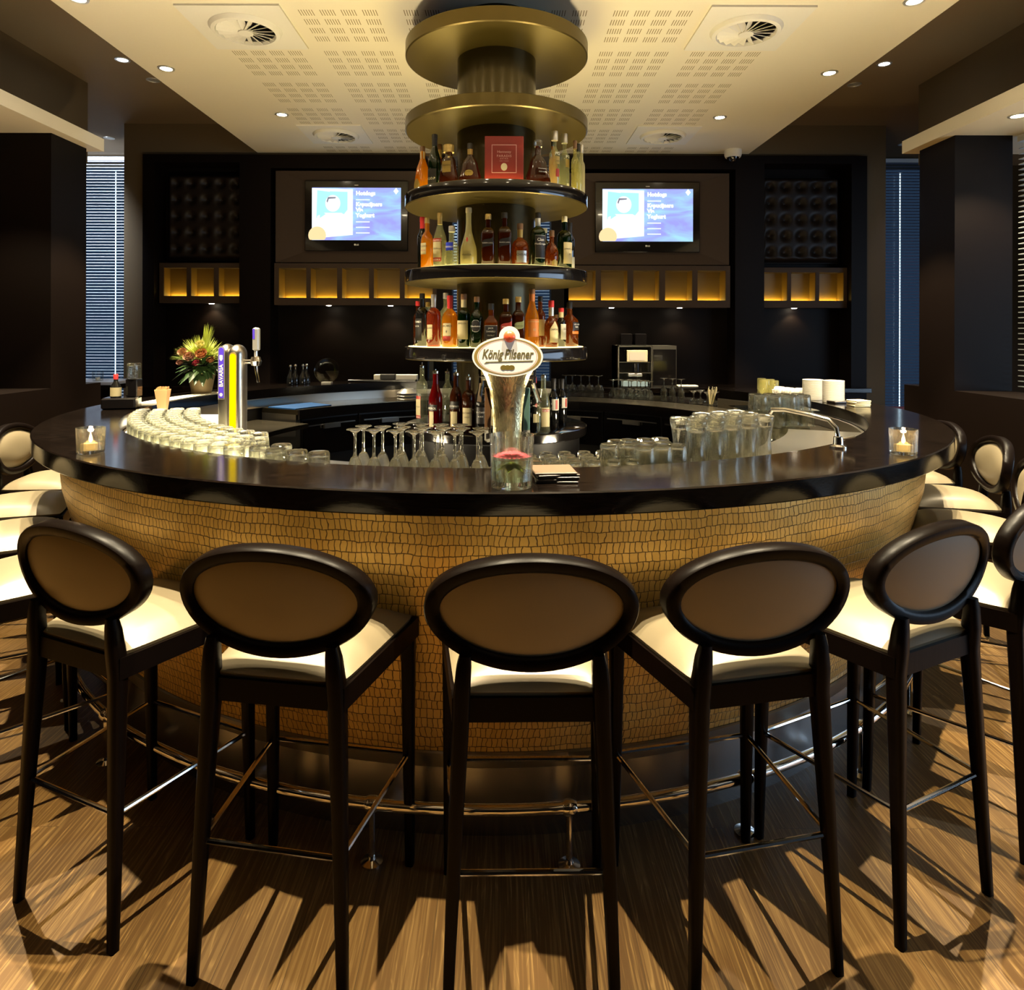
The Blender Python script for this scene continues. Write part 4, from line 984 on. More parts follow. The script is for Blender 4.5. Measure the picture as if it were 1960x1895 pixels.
def tufted(label, p0, p1, q0, q1):
    y = 7.145; x0, x1, z0, z1 = XW(p0, y), XW(p1, y), ZW(q1, y), ZW(q0, y); w, h = x1 - x0, z1 - z0
    t = thing('tufted_panel', label, 'wall panel', ((x0 + x1) / 2, y, z0))
    N = 60; vs = []; fs = []
    bu = [(-.38 + .19 * i) for i in range(5)]; bv = [(.12 + .19 * j) for j in range(5)]
    for j in range(N + 1):
        for i in range(N + 1):
            u = i / N - .5; v = j / N
            d = .085
            e = min(.5 - abs(u), v, 1 - v); d *= min(1, (e / .05)) ** .5 if e > 0 else 0
            dm = min((u - a) ** 2 * w * w + (v - b) ** 2 * h * h for a in bu for b in bv)
            d -= .055 * math.exp(-dm / .0016)
            vs.append((u * w, .12 - max(.0, d) - .012, v * h))
    for j in range(N):
        for i in range(N): fs.append((j * (N + 1) + i, j * (N + 1) + i + 1, (j + 1) * (N + 1) + i + 1, (j + 1) * (N + 1) + i))
    MB().add(vs, fs).build('padding', 'tuft', t, ang=80)
    for a in bu:
        for b in bv: MB().lathe([(0, 0), (.014, .002), (.010, .008), (0, .010)][::-1], 10, mtx=Matrix.Translation((a * w, .078, b * h)) @ Matrix.Rotation(PI / 2, 4, 'X')).build('button', 'tuft', t)
    MB().box(-w / 2 - .01, w / 2 + .01, .10, .13, -.01, h + .01).build('backing_board', 'wall_wood', t, smooth=False)
tufted('button-tufted dark leather panel high on the left of the back wall', 315, 466, 332, 497)
tufted('button-tufted dark leather panel high on the right of the back wall', 1457, 1612, 335, 500)

def tv(label, p0, p1, q0, q1, f0, f1, g0, g1):
    y = 7.05; x0, x1, z0, z1 = XW(p0, y), XW(p1, y), ZW(q1, y), ZW(q0, y); cxm = (x0 + x1) / 2
    # surround with bevelled boards
    s = thing('screen_surround', 'brown mitred boards around the television %s of the bottle tower' % ('left' if 'left' in label else 'right'), 'wall panel', (cxm, y, z0))
    o = [(XW(f0, y) - cxm, ZW(g1, y) - z0), (XW(f1, y) - cxm, ZW(g1, y) - z0), (XW(f1, y) - cxm, ZW(g0, y) - z0), (XW(f0, y) - cxm, ZW(g0, y) - z0)]
    w, h = x1 - x0, z1 - z0
    i_ = [(-w / 2 - .004, -.004), (w / 2 + .004, -.004), (w / 2 + .004, h + .004), (-w / 2 - .004, h + .004)]
    mb = MB(); vs = [(a, 0, b) for a, b in o] + [(a, .045, b) for a, b in i_] + [(a, .16, b) for a, b in o]
    fs = [(k, (k + 1) % 4, 4 + (k + 1) % 4, 4 + k) for k in range(4)] + [((k + 1) % 4, k, 8 + k, 8 + (k + 1) % 4) for k in range(4)] + [(4, 5, 6, 7)]
    mb.add(vs, fs); mb.build('boards', 'tv_panel', s, smooth=False)
    t = thing('television', label, 'television', (cxm, y + .012, z0))
    MB().rbox(-w / 2, w / 2, 0, .032, 0, h, .006).build('bezel', 'black_gloss', t, smooth=False)
    sx0, sx1, sz0, sz1 = -w / 2 + .075, w / 2 - .073, .112, h - .073; sw, sh = sx1 - sx0, sz1 - sz0
    S = MB().box(sx0, sx1, -.0012, 0, sz0, sz1).build('screen', 'screen', t, smooth=False)
    X = lambda f: sx0 + f * sw
    Z = lambda f: sz0 + f * sh
    def poly(name, pts, m_, d): MB().prism([(X(a), Z(b)) for a, b in pts], -.0012 - d, -.0012 - d + .0004).build(name, m_, S, smooth=False)
    poly('picture_panel', [(0, .03), (.46, .10), (.46, .97), (0, .99)], 'scr_white', .0006)
    poly('picture_panel', [(.05, .42), (.20, .42), (.20, .92), (.06, .95)], 'scr_cyan', .0011)
    poly('picture_panel', [(.20, .50), (.33, .43), (.40, .58), (.40, .92), (.20, .93)], 'scr_cyan', .0011)
    hd = [(.235 + .085 * math.cos(a / 12 * PI), .70 + .16 * math.sin(a / 12 * PI)) for a in range(24)]
    poly('picture_figure', [(.04, .12), (.42, .12), (.42, .44), (.33, .52), (.14, .52), (.06, .46)], 'scr_white', .0016)
    poly('picture_figure', hd, 'scr_white', .0020)
    poly('picture_hair', [(.165, .74), (.18, .82), (.27, .82), (.265, .795), (.19, .785), (.175, .71)], 'scr_grey', .0024)
    poly('picture_arrow', [(.09, .42), (.155, .495), (.09, .575)], 'scr_cyan', .0022)
    poly('picture_bun', [(.06 + .10 * math.cos(a / 10 * PI), .09 + .17 * max(-.5, math.sin(a / 10 * PI))) for a in range(20)], 'scr_peach', .0026)
    poly('picture_diamond', [(.945, .87), (.975, .935), (.945, 1.0), (.915, .935)], 'scr_white', .001)
    for s_, f in (('Hotdogs', .86), ('Kapucijners', .65), ('Vla', .545), ('Yoghurt', .44)): flat_text(MB(), s_, sh * .105, X(.495), -.0022, Z(f), align='LEFT', bold=.004).build('screen_lettering', 'scr_white', S, smooth=False)
    for f in (.765, .345, .24, .135): flat_text(MB(), '..............', sh * .085, X(.495), -.0022, Z(f), align='LEFT', bold=.003).build('screen_lettering', 'scr_white', S, smooth=False)
    mb = MB(); flat_text(mb, 'LG', .022, .012, -.0008, .058, bold=.001); mb.prism(ellipse(.010, .010, 16, -.014, .066), -.0010, 0); mb.build('badge', 'ink_white', t, smooth=False)
    MB().box(-.02, .02, -.0010, 0, h - .050, h - .044).build('top_sensor', 'silver', t, smooth=False)
tv('flat television with a blue picture on the left of the bottle tower', 582, 780, 346, 481, 527, 836, 328, 503)
tv('flat television with a blue picture on the right of the bottle tower', 1139, 1340, 347, 482, 1088, 1395, 331, 506)

bc = thing('back_counter', 'dark counter along the back wall behind the bar', 'counter', (0, 0, 0))
MB().rbox(-3.55, 3.55, 6.56, 7.045, .955, 1.0, .004).build('counter_top', 'bartop', bc, smooth=False)
MB().box(-3.5, 3.5, 6.62, 7.04, 0, .955).build('counter_body', 'wall_wood', bc, smooth=False)
# coffee machine
cm = thing('coffee_machine', 'steel two-part coffee machine with black bean hoppers on the back counter', 'coffee machine', (1.38, 6.62, 1.0))
def cx_(px): return XW(px, 6.62) - 1.38
def cz_(py): return ZW(py, 6.62) - 1.0
mb = MB(); a, b = cx_(1183), cx_(1249); mb.box(a, a + .012, 0, .38, 0, cz_(661)); mb.box(b - .012, b, 0, .38, 0, cz_(661)); mb.box(a, b, 0, .38, cz_(663), cz_(661)); mb.box(a, b, .08, .38, 0, cz_(663))
for py in (692.5, 713): mb.box(a, b, .02, .08, cz_(py + 1), cz_(py))
mb.build('brewer_case', 'steel', cm, smooth=False)
MB().box(a + .012, b - .012, .074, .08, .01, cz_(664)).build('recess', 'black_gloss', cm, smooth=False)
o = MB().rbox(cx_(1200), cx_(1240), .005, .03, cz_(692), cz_(669.5), .004).build('display_frame', 'cream', cm, smooth=False)
MB().box(cx_(1205), cx_(1235), .003, .005, cz_(689), cz_(673)).build('display', mat('lcd', (.4, .32, .2), .3, emit=(1, .80, .55), estr=.35), o, smooth=False)
MB().lathe([(0, 0), (.036, 0), (.036, .085), (.030, .09), (0, .09)], 20, (cx_(1219), .04, cz_(712))).build('spout_unit', 'black_gloss', cm)
MB().rbox(cx_(1203), cx_(1230), .01, .06, cz_(720), cz_(714.5), .003).build('button_row', 'silver', cm, smooth=False)
MB().box(cx_(1190), cx_(1240), .0, .074, cz_(739), cz_(729)).build('drip_tray', mat('pale_blue_panel', (.35, .48, .55), .4), cm, smooth=False)
mb = MB(); a, b = cx_(1249.5), cx_(1295); mb.box(a, b, 0, .38, 0, cz_(661)); mb.build('cooler_case', 'steel', cm, smooth=False)
MB().box(a + .004, b - .006, -.006, 0, .02, cz_(668)).build('cooler_door', 'black_gloss', cm, smooth=False)
for p0, p1 in ((1189, 1212), (1217, 1240)): MB().rbox(cx_(p0), cx_(p1), .05, .30, cz_(660.8), cz_(638), .006).build('bean_hopper', 'black_gloss', cm, smooth=False)
o = MB().rbox(-.10, .10, -.05, .05, 0, .02, .006).build('serving_dish', 'porcelain', loc=(XW(1318, 6.62), 6.68, 1.0), smooth=False); tag(o, 'long white dish on the back counter right of the coffee machine', 'dish')

# ------------------------------------------------------------------ things standing on the bar
BT = 1.1005
def right_angle(px, r):
    best = None
    for k in range(2900, 4000):
        a = k / 10; x, y = pol(r, a); d = abs(VX + x * F / y - px)
        if best is None or d < best[0]: best = (d, a)
    return best[1]
# saucer stacks
sau = MB().lathe([(0, 0), (.060, .0), (.063, .0012), (.063, .0050), (.0615, .0062), (.036, .0040), (0, .0040)], 28).mesh('saucer'); sau.materials.append(M['porcelain'])
for nm, x, y, n in (('front', 2.045, 4.22, 21), ('rear', 2.00, 4.40, 20)):
    for k in range(n):
        o = bpy.data.objects.new('saucer', sau); COL.objects.link(o); o.location = (x, y, BT + .0064 * k)
        tag(o, 'cream saucer in the %s tall stack at the right end of the bar' % nm, 'plate', '%s stack of saucers' % nm)
# upturned cups
cup = MB(); cup.shell([(.036, 0), (.0365, .002), (.034, .03), (.024, .055), (.020, .058), (0, .057)], 20); cup.tube([(.034, 0, .012), (.052, 0, .016), (.054, 0, .034), (.030, 0, .042)], .004, 6)
cupm = cup.mesh('coffee_cup'); cupm.materials.append(M['porcelain'])
for i, (x, y) in enumerate(((1.80, 4.50), (1.875, 4.46), (1.95, 4.44), (1.84, 4.58), (1.915, 4.545), (1.99, 4.53), (1.80, 4.66), (1.88, 4.64))):
    o = bpy.data.objects.new('coffee_cup', cupm); COL.objects.link(o); o.location = (x, y + .05, BT if math.hypot(x - CX, y + .05 - CY) > 1.98 else BT); o.rotation_euler = (0, 0, i * 1.3)
    r = math.hypot(x - CX, y + .05 - CY)
    if r < 2.03: o.location.x += (2.04 - r)
    tag(o, 'white upturned cup in the cluster beside the saucer stacks', 'cup', 'upturned white cups')
jar = MB().shell([(0, .002), (.028, 0), (.031, .01), (.031, .085), (.029, .09)], 18).mesh('tea_glass'); jar.materials.append(M['yellow_bottle'])
for i, (px, r) in enumerate(((1458, 2.2), (1466, 2.12), (1474, 2.18), (1482, 2.1), (1462, 2.05))):
    x, y = pol(r, [k for k in [back_angle(px, r)]][0]); z = BT if not (32 < (math.degrees(math.atan2(y - CY, x - CX)) % 360) < 75) else LT
    o = bpy.data.objects.new('tea_glass', jar); COL.objects.link(o); o.location = (x, y, z); tag(o, 'yellowish upright tea glass behind the stacked glasses', 'glass', 'yellowish tea glasses')
# faucet
def near_right(px, r):
    return min((abs(VX + pol(r, k / 10)[0] * F / pol(r, k / 10)[1] - px), k / 10) for k in range(2750, 3330))[1]
def right_angle(px, r):
    return min((abs(VX + pol(r, k / 10)[0] * F / pol(r, k / 10)[1] - px), k / 10) for k in range(3330, 3900))[1]
x, y = pol(2.03, near_right(1605, 2.03))
fa = thing('faucet', 'chrome arched faucet at the inner edge of the bar on the right', 'tap', (x, y, BT))
MB().lathe([(0, 0), (.030, 0), (.030, .006), (.018, .012), (.016, .04), (0, .042)], 20).build('base', 'chrome', fa)
MB().tube([(0, 0, .03), (-.002, .01, .07), (-.02, .03, .098), (-.07, .09, .112), (-.13, .16, .122), (-.165, .20, .118), (-.175, .215, .09), (-.176, .217, .062)], .0085, 12).build('spout', 'chrome', fa)
MB().tube([(.012, 0, .03), (.055, -.015, .042)], .005, 8).build('lever', 'chrome', fa)
# booklet and coasters at the right
x, y = pol(2.10, right_angle(1606, 2.10))
o = MB().rbox(-.065, .065, -.05, .05, 0, .014, .003).build('menu_folder', 'black_leather', loc=(x, y, BT), rotz=.2, smooth=False); tag(o, 'black folder lying on the bar by the cream coasters at right', 'folder')
x, y = pol(2.12, right_angle(1643, 2.12))
for k in range(4):
    o = MB().rbox(-.047, .047, -.047, .047, 0, .0088, .002).build('coaster', 'cream', loc=(x + .002 * (k % 2), y, BT + .009 * k), rotz=.05 * k, smooth=False)
    tag(o, 'cream coaster in the small pile at the right of the bar, %s' % ['lowest', 'second from bottom', 'second from top', 'topmost'][k], 'coaster', 'cream coasters')
# candles
def candle(label, px, r, ang):
    x, y = pol(r, ang(px, r))
    t = thing('candle_glass', label, 'candle', (x, y, BT))
    MB().shell([(0, .0), (.040, 0), (.043, .004), (.046, .088), (.0435, .088), (.041, .012), (0, .011)], 28).build('glass_cup', 'crystal', t)
    w_ = MB().lathe([(0, .0125), (.021, .0125), (.021, .036), (.019, .038), (0, .0365)], 20).build('tealight', 'wax', t)
    MB().lathe([(0, .040), (.0045, .047), (.0042, .055), (.0018, .066), (0, .073)], 10).build('flame', 'flame', w_)
    l = bpy.data.lights.new('candle_flame', 'POINT'); l.energy = .9; l.color = (1, .6, .25); l.shadow_soft_size = .006
    o = bpy.data.objects.new('candle_flame', l); COL.objects.link(o); o.location = (x, y, BT + .082); return t
candle('lit tealight in a glass cup on the left of the bar', 174, 2.215, front_angle)
candle('lit tealight in a glass cup on the right of the bar', 1730, 2.235, near_right)
# glass with floating flower
x, y = pol(2.225, front_angle(979, 2.225))
t = thing('flower_glass', 'thick glass tumbler with a pink flower floating on water at the front', 'vase', (x, y, BT))
MB().shell([(0, .0), (.054, 0), (.056, .004), (.0605, .142), (.0585, .142), (.054, .020), (0, .018)], 40).build('glass_cup', 'crystal', t)
MB().lathe([(0, .0205), (.0535, .0208), (.0562, .078), (0, .078)], 36).build('water', 'water', t)
mb = MB()
for ring_, (n, L_, zz, up) in enumerate(((22, .050, .080, .004), (18, .040, .082, .008), (14, .026, .084, .010))):
    for i in range(n):
        a = 2 * PI * i / n + ring_ * .2; wv = .0062; ca, sa = math.cos(a), math.sin(a)
        P = lambda d, s: (d * ca - s * sa, d * sa + s * ca)
        vs = [(*P(.004, 0), zz), (*P(L_ * .55, -wv), zz + up * .6), (*P(L_, -wv * .5), zz + up), (*P(L_ * 1.04, 0), zz + up), (*P(L_, wv * .5), zz + up), (*P(L_ * .55, wv), zz + up * .6)]
        mb.add(vs, [(0, 1, 5), (1, 2, 4, 5), (2, 3, 4)])
mb.build('blossom', 'petal_pink', t, smooth=False)
mb = MB()
for i in range(7):
    a = i * .9; ca, sa = math.cos(a), math.sin(a); L_ = .046
    P = lambda d, s: (d * ca - s * sa, d * sa + s * ca)
    mb.add([(*P(.002, 0), .070), (*P(L_ * .5, -.014), .058), (*P(L_, 0), .046), (*P(L_ * .5, .014), .058)], [(0, 1, 2, 3)])
mb.build('leaves', mat('leaf_bright', (.35, .48, .05), .5), t, smooth=False)
# leather coasters beside it
xs, ys = pol(2.14, front_angle(1062, 2.14))
for k in range(5):
    rot = .10 + (-.10, .06, -.03, .08, -.02)[k]
    o = MB().rbox(-.060, .060, -.060, .060, 0, .0058, .0015).build('leather_coaster', 'black_leather' if k < 4 else 'brown_leather', loc=(xs + (.003, -.002, .004, 0, -.004)[k], ys, BT + .006 * k), rotz=rot, smooth=False)
    if k < 4: tag(o, 'black leather coaster under the brown one at the front of the bar', 'coaster', 'black leather coasters')
    else: tag(o, 'brown leather coaster on top of the black pile by the flower glass', 'coaster')
# ---- beer sign column in the middle
x, y = pol(1.80, front_angle(972, 1.80))
t = thing('beer_tower', 'shiny beer column with white oval sign reading König Pilsener', 'beer tap', (x, y, 1.0355))
MB().lathe([(0, 0), (.056, 0), (.056, .01), (.049, .016), (.048, .10), (.049, .18), (.053, .24), (.062, .30), (.076, .34), (.088, .362), (0, .365)], 40, sy=.75).build('column', 'dew', t)
sz = .408
def sign(a, b, d0, d1, nm, m_, par, bump=True):
    pts = []
    for i in range(72):
        an = 2 * PI * i / 72; px_, pz_ = a * math.cos(an), b * math.sin(an)
        pts.append((px_, pz_ + sz))
    return MB().prism(pts, d0, d1).build(nm, m_, par, smooth=False)
sg = sign(.116, .066, -.066, -.040, 'oval_sign', 'signwhite', t)
MB().lathe([(0, -.0), (.034, 0), (.034, .024), (0, .024)], 28, mtx=Matrix.Translation((.006, -.041, sz + .066)) @ Matrix.Rotation(PI / 2, 4, 'X')).build('sign_crown', 'signwhite', t)
mb = MB()
def band(mb, a0, b0, a1, b1, d, n=72, w=1.):
    vs = []; 
    for i in range(n):
        an = 2 * PI * i / n; vs += [(a0 * math.cos(an), d, b0 * math.sin(an) + sz), (a1 * math.cos(an), d, b1 * math.sin(an) + sz)]
    mb.add(vs, [(2 * i, 2 * ((i + 1) % n), 2 * ((i + 1) % n) + 1, 2 * i + 1) for i in range(n)]); return mb
band(mb, .110, .060, .0995, .0575, -.0665); mb.build('gold_band', 'label_gold', sg, smooth=False)
mb = MB(); band(mb, .0965, .0552, .0952, .0540, -.0666); mb.build('thin_line', 'label_orange', sg, smooth=False)
mb = MB(); p_, f_ = text('König', .041, shear=.28, bold=.0011); w0 = max(q[0] for q in p_) - min(q[0] for q in p_); x0_ = min(q[0] for q in p_); mb.add([(-.083 + (a - x0_) * .070 / w0, -.0668, sz - .006 + b * 1.05) for a, b, _ in p_], f_)
p_, f_ = text('Pilsener', .041, shear=.28, bold=.0011); w0 = max(q[0] for q in p_) - min(q[0] for q in p_); x0_ = min(q[0] for q in p_); mb.add([(-.010 + (a - x0_) * .096 / w0, -.0668, sz - .006 + b * 1.05) for a, b, _ in p_], f_)
mb.add([(-.078, -.0668, sz - .024), (-.070, -.0668, sz - .017), (.086, -.0668, sz - .012), (.080, -.0668, sz - .0165), (-.058, -.0668, sz - .020)], [(0, 4, 3, 2, 1)])
mb.build('sign_lettering', mat('olive_ink', (.10, .085, .03), .5), sg, smooth=False)
mb = MB()
for dx in (-.013, 0, .013): mb.prism(ellipse(.0105, .0085, 20, dx, sz - .036), -.0668 - abs(dx) * .01, -.066)
mb.build('medals', mat('olive_medal', (.12, .09, .02), .4), sg, smooth=False)
MB().lathe([(0, 0), (.020, .0), (.0195, .006), (.015, .013), (.008, .0165), (0, .0175)], 24, mtx=Matrix.Translation((.006, -.063, sz + .066)) @ Matrix.Rotation(PI / 2, 4, 'X')).build('red_emblem', 'red_ball', t)
for s_, pc in ((-1, 'brown_wood'), (1, 'green_paint')):
    f = MB(); f.tube([(s_ * .05, .03, .335), (s_ * .082, .05, .335), (s_ * .095, .055, .335)], .013, 10); f.tube([(s_ * .09, .05, .365), (s_ * .09, .05, .30)], .010, 10); f.tube([(s_ * .09, .045, .31), (s_ * (.098 + (.012 if s_ > 0 else 0)), .02, .25)], .009, 10)
    f.build('faucet', 'chrome', t)
    xx = s_ * .066
    p = MB().rbox(xx - .011, xx + .011, .02, .026, .155, .30, .002).build('handle', pc, t, smooth=False)
    MB().prism([(xx - .011, .155), (xx - .011, .125)] + [(xx + .0115 * math.cos(PI + PI * i / 8), .125 + .0115 * math.sin(PI + PI * i / 8)) for i in range(9)] + [(xx + .011, .155)], .019, .027).build('handle_tip', 'label_white', t, smooth=False)
    MB().prism([(xx - .006, .128), (xx + .006, .132), (xx + .005, .146), (xx - .006, .143)], .0178, .0189).build('tip_emblem', 'label_black', t, smooth=False)
# ---- beer tap at left: two rounded columns
x, y = pol(1.52, min((abs(VX + pol(1.52, k / 10)[0] * F / pol(1.52, k / 10)[1] - 447), k / 10) for k in range(1950, 2450))[1])
t = thing('beer_tap', 'steel twin-column beer tap with glowing yellow strip and purple sign', 'beer tap', (x, y, .8905), rad(-8))
def lobe(cx, cy, w, d, h):
    mb = MB(); n = 24; prof = [(1, -.145), (1, h - .045)] + [(math.cos(k * PI / 16), h - .045 + .045 * math.sin(k * PI / 16)) for k in range(1, 8)] + [(.08, h)]
    return mb.lathe([(w * r, z) for r, z in prof], n, (cx, cy, 0), sq=2.6, sy=d / w)
lobe(-.036, .012, .034, .045, .432).build('column', 'steel', t)
lobe(.026, -.006, .036, .045, .430).build('column', 'steel', t)
def strip(cx, y0, w, z0, z1, nm, m_, par, d=.002):
    pts = [(cx - w, z0), (cx + w, z0), (cx + w, z1 - w)] + [(cx + w * math.cos(PI * i / 10), z1 - w + w * math.sin(PI * i / 10)) for i in range(1, 10)] + [(cx - w, z1 - w)]
    return MB().prism(pts, y0 - d, y0).build(nm, m_, par, smooth=False)
strip(.027, -.0505, .0185, .02, .395, 'light_strip_frame', 'gold', t)
strip(.027, -.0528, .0150, .02, .388, 'light_strip', 'yellow_light', t)
sgn = strip(-.040, -.0325, .0165, .175, .422, 'name_sign', 'silver', t)
strip(-.040, -.0348, .0125, .182, .415, 'sign_face', 'purple', sgn)
mb = MB(); p, f_ = text('BAVARIA', .026, bold=.0006); mb.add([(-.040 - b + .009, -.0375, .285 + a) for a, b, _ in p], f_)
mb.prism(ellipse(.008, .008, 16, -.040, .197), -.0375, -.0370); mb.prism([(-.048, .38), (-.032, .38), (-.032, .362), (-.040, .352), (-.048, .362)], -.0375, -.0370)
mb.build('sign_lettering', 'ink_white', sgn, smooth=False)
f = MB(); f.tube([(.055, 0, .35), (.085, 0, .35), (.10, 0, .352)], .011, 12); f.lathe([(0, -.026), (.02, -.02), (.027, 0), (.02, .02), (0, .026)], 16, (.112, 0, .352)); f.tube([(.112, 0, .33), (.118, -.005, .30), (.132, -.012, .255)], [.010, .007, .006], 10)
f.build('faucet', 'chrome', t)
h_ = MB(); h_.tube([(.112, 0, .37), (.112, 0, .40)], .008, 10); h_.rbox(.098, .130, -.012, .012, .40, .508, .006); h_.build('handle', 'silver', t, smooth=False)
strip(.107, -.0122, .005, .455, .503, 'handle_badge', 'purple', t, .001)
for c_ in kids(t): c_.location.z = .145
# ---- things at the back left
x, y = pol(2.10, back_angle(386, 2.10))
t = thing('flower_arrangement', 'bouquet of lime grass, pink roses and dark leaves in a beige pot', 'flowers', (x, y, BT))
MB().lathe([(0, 0), (.062, 0), (.085, .12), (.088, .15), (.080, .15), (.06, .14), (0, .14)], 28).build('pot', 'pot', t)
random.seed(3)
mb = MB()
for k in range(90):
    a = random.random() * 2 * PI; el = random.uniform(-.55, .5); L_ = random.uniform(.09, .16); wv = L_ * .22
    d = Vector((math.cos(a) * math.cos(el), math.sin(a) * math.cos(el), math.sin(el))); s_ = d.cross(Vector((0, 0, 1))).normalized(); b0 = Vector((0, 0, .19)) + d * random.uniform(.02, .07)
    dr = Vector((0, 0, -.03)) if el < .1 else Vector((0, 0, -.01))
    mb.add([b0, b0 + d * L_ * .5 + s_ * wv, b0 + d * L_ + dr, b0 + d * L_ * .5 - s_ * wv, b0 + d * L_ * .5 + Vector((0, 0, .006))], [(0, 1, 4), (1, 2, 4), (2, 3, 4), (3, 0, 4)])
mb.build('leaves', 'leaf', t, smooth=False)
mb = MB()
for k in range(800):
    a = random.random() * 2 * PI; el = random.uniform(.15, 1.45); L_ = random.uniform(.10, .19)
    if random.random() < .12: el = 1.25 + random.random() * .25; L_ = random.uniform(.20, .27); a = random.uniform(-.6, .6)
    d = Vector((math.cos(a) * math.cos(el), math.sin(a) * math.cos(el), math.sin(el))); s_ = Vector((-math.sin(a), math.cos(a), 0)) * .0028
    b0 = Vector((d.x * .04, d.y * .04, .23)); m1 = b0 + d * L_ * .6; e1 = b0 + d * L_ + Vector((0, 0, -.02 * math.cos(el)))
    mb.add([b0 - s_, b0 + s_, m1 + s_, e1, m1 - s_], [(0, 1, 2, 4), (4, 2, 3)])
o = mb.build('grass_plumes', 'leaf_lime', t, smooth=False); o['kind'] = 'stuff'
for (dx, dy, dz, r, m_) in ((-.03, -.12, .255, .034, 'petal_rose'), (.05, -.12, .275, .036, 'petal_orange'), (-.10, -.07, .285, .028, 'petal_rose'), (.02, -.13, .215, .022, 'petal_pink'), (-.12, -.06, .215, .022, 'petal_rose'), (.02, -.07, .335, .030, 'petal_cream'), (.10, -.09, .235, .024, 'petal_orange')):
    mb = MB()
    for q in range(3):
        n = 5 + q
        for i in range(n):
            a = 2 * PI * i / n + q; rr = r * (.45 + .28 * q); hh = r * (.9 - .25 * q)
            c_ = [Vector((math.cos(a + s_ * .75) * rr * f_, math.sin(a + s_ * .75) * rr * f_, z_)) for f_, z_ in ((.3, -r * .5), (1, 0), (1.15, hh)) for s_ in (-1, 0, 1)]
            mt = Matrix.Translation((dx, dy, dz)) @ Matrix.Rotation(rad(50), 4, 'X')
            mb.add([mt @ v_ for v_ in c_], [(0, 1, 4, 3), (1, 2, 5, 4), (3, 4, 7, 6), (4, 5, 8, 7)])
    mb.build('bloom', m_, t, ang=80)
spot((x + .05, y - .35, H1 - .05), 60, 26, .5, (1, .88, .6), .01, (rad(-9), 0, 0))
# decanters, platter, tray of papers, bowls, mat
for i, px in enumerate((556, 571, 580, 592)):
    x, y = pol(2.12 + .04 * (i % 2), back_angle(px, 2.12)); t = thing('cruet', 'dark cruet with chrome ball stopper at the back of the bar, %s from left' % ['first', 'second', 'third', 'fourth'][i], 'bottle', (x, y, BT), 0, 'cruets at the back of the bar')
    MB().lathe([(0, 0), (.030, 0), (.031, .004), (.026, .07), (.012, .10), (.010, .125), (0, .125)], 18).build('flask', 'black_glass', t)
    MB().tube([(0, 0, .1245), (0, 0, .145)], .005, 8).build('stopper_stem', 'chrome', t); MB().lathe([(0, .141), (.010, .145), (.013, .154), (.010, .163), (0, .167)], 14).build('stopper', 'chrome', t)
x, y = pol(2.12, back_angle(626, 2.12))
t = thing('glass_platter', 'round glass platter propped upright at the back of the bar', 'plate', (x, y, BT))
MB().lathe([(0, -.004), (.06, -.004), (.098, .004), (.104, .010), (.098, .010), (.058, .002), (0, .002)], 36, mtx=Matrix.Translation((0, 0, .1045)) @ Matrix.Rotation(rad(82), 4, 'X')).build('dish', 'thick_glass', t)
MB().box(-.04, .04, -.03, .03, 0, .012).build('stand', 'silver', t, smooth=False)
x, y = pol(2.05, back_angle(735, 2.05))
o = MB().rbox(-.30, .28, -.05, .05, 0, .018, .003).build('order_tray', 'black_gloss', loc=(x, y, BT), smooth=False); tag(o, 'long flat black tray at the back of the bar left of the tower', 'tray')
x, y = pol(2.18, back_angle(758, 2.18))
o = MB().rbox(-.19, .19, -.05, .05, 0, .05, .002).build('paper_stack', 'paper', loc=(x, y, BT), smooth=False); tag(o, 'lit stack of papers behind the flat black tray', 'papers')
x, y = pol(2.055, back_angle(743, 2.055))
o = MB().rbox(-.065, .065, -.03, .03, 0, .045, .004).build('card_terminal', 'black', loc=(x, y, BT + .0185), smooth=False); tag(o, 'small black box standing on the flat black tray', 'box')
xb, yb = pol(1.80, back_angle(780, 1.80))
for k in range(3):
    o = MB().lathe([(0, .034), (.05, .034), (.062, .020), (.085, .004), (.088, 0), (.084, 0), (.060, .017), (.048, .030), (0, .030)][::-1], 28).build('steel_bowl', 'silver', loc=(xb, yb, .9705 + .024 * k)); tag(o, 'upturned steel bowl in the stack left of the tower, %s' % ['lowest', 'middle', 'topmost'][k], 'bowl', 'upturned steel bowls')
o = MB().ring(1.63, 1.90, .9705, .978, 140, 151.8, 24, c=(0, 0)).build('bar_mat', 'blue_mat', loc=(CX, CY, 0)); fixnormals(o); tag(o, 'blue rubber mat on the steel worktop at left', 'mat')
o = fixnormals(MB().ring(1.985, 2.10, 0, .006, 161, 183, 20, c=(0, 0)).build('menu_sheets', 'paper', loc=(CX, CY, BT))); tag(o, 'bright white sheets lying along the bar beside the flower pot', 'papers')
x, y = pol(1.74, 172); o = MB().lathe([(0, 0), (.019, 0), (.019, .262), (.016, .265), (0, .265)], 20).build('overflow_pipe', 'steel', loc=(x, y, .8905)); tag(o, 'upright steel pipe by the sink on the left', 'pipe')
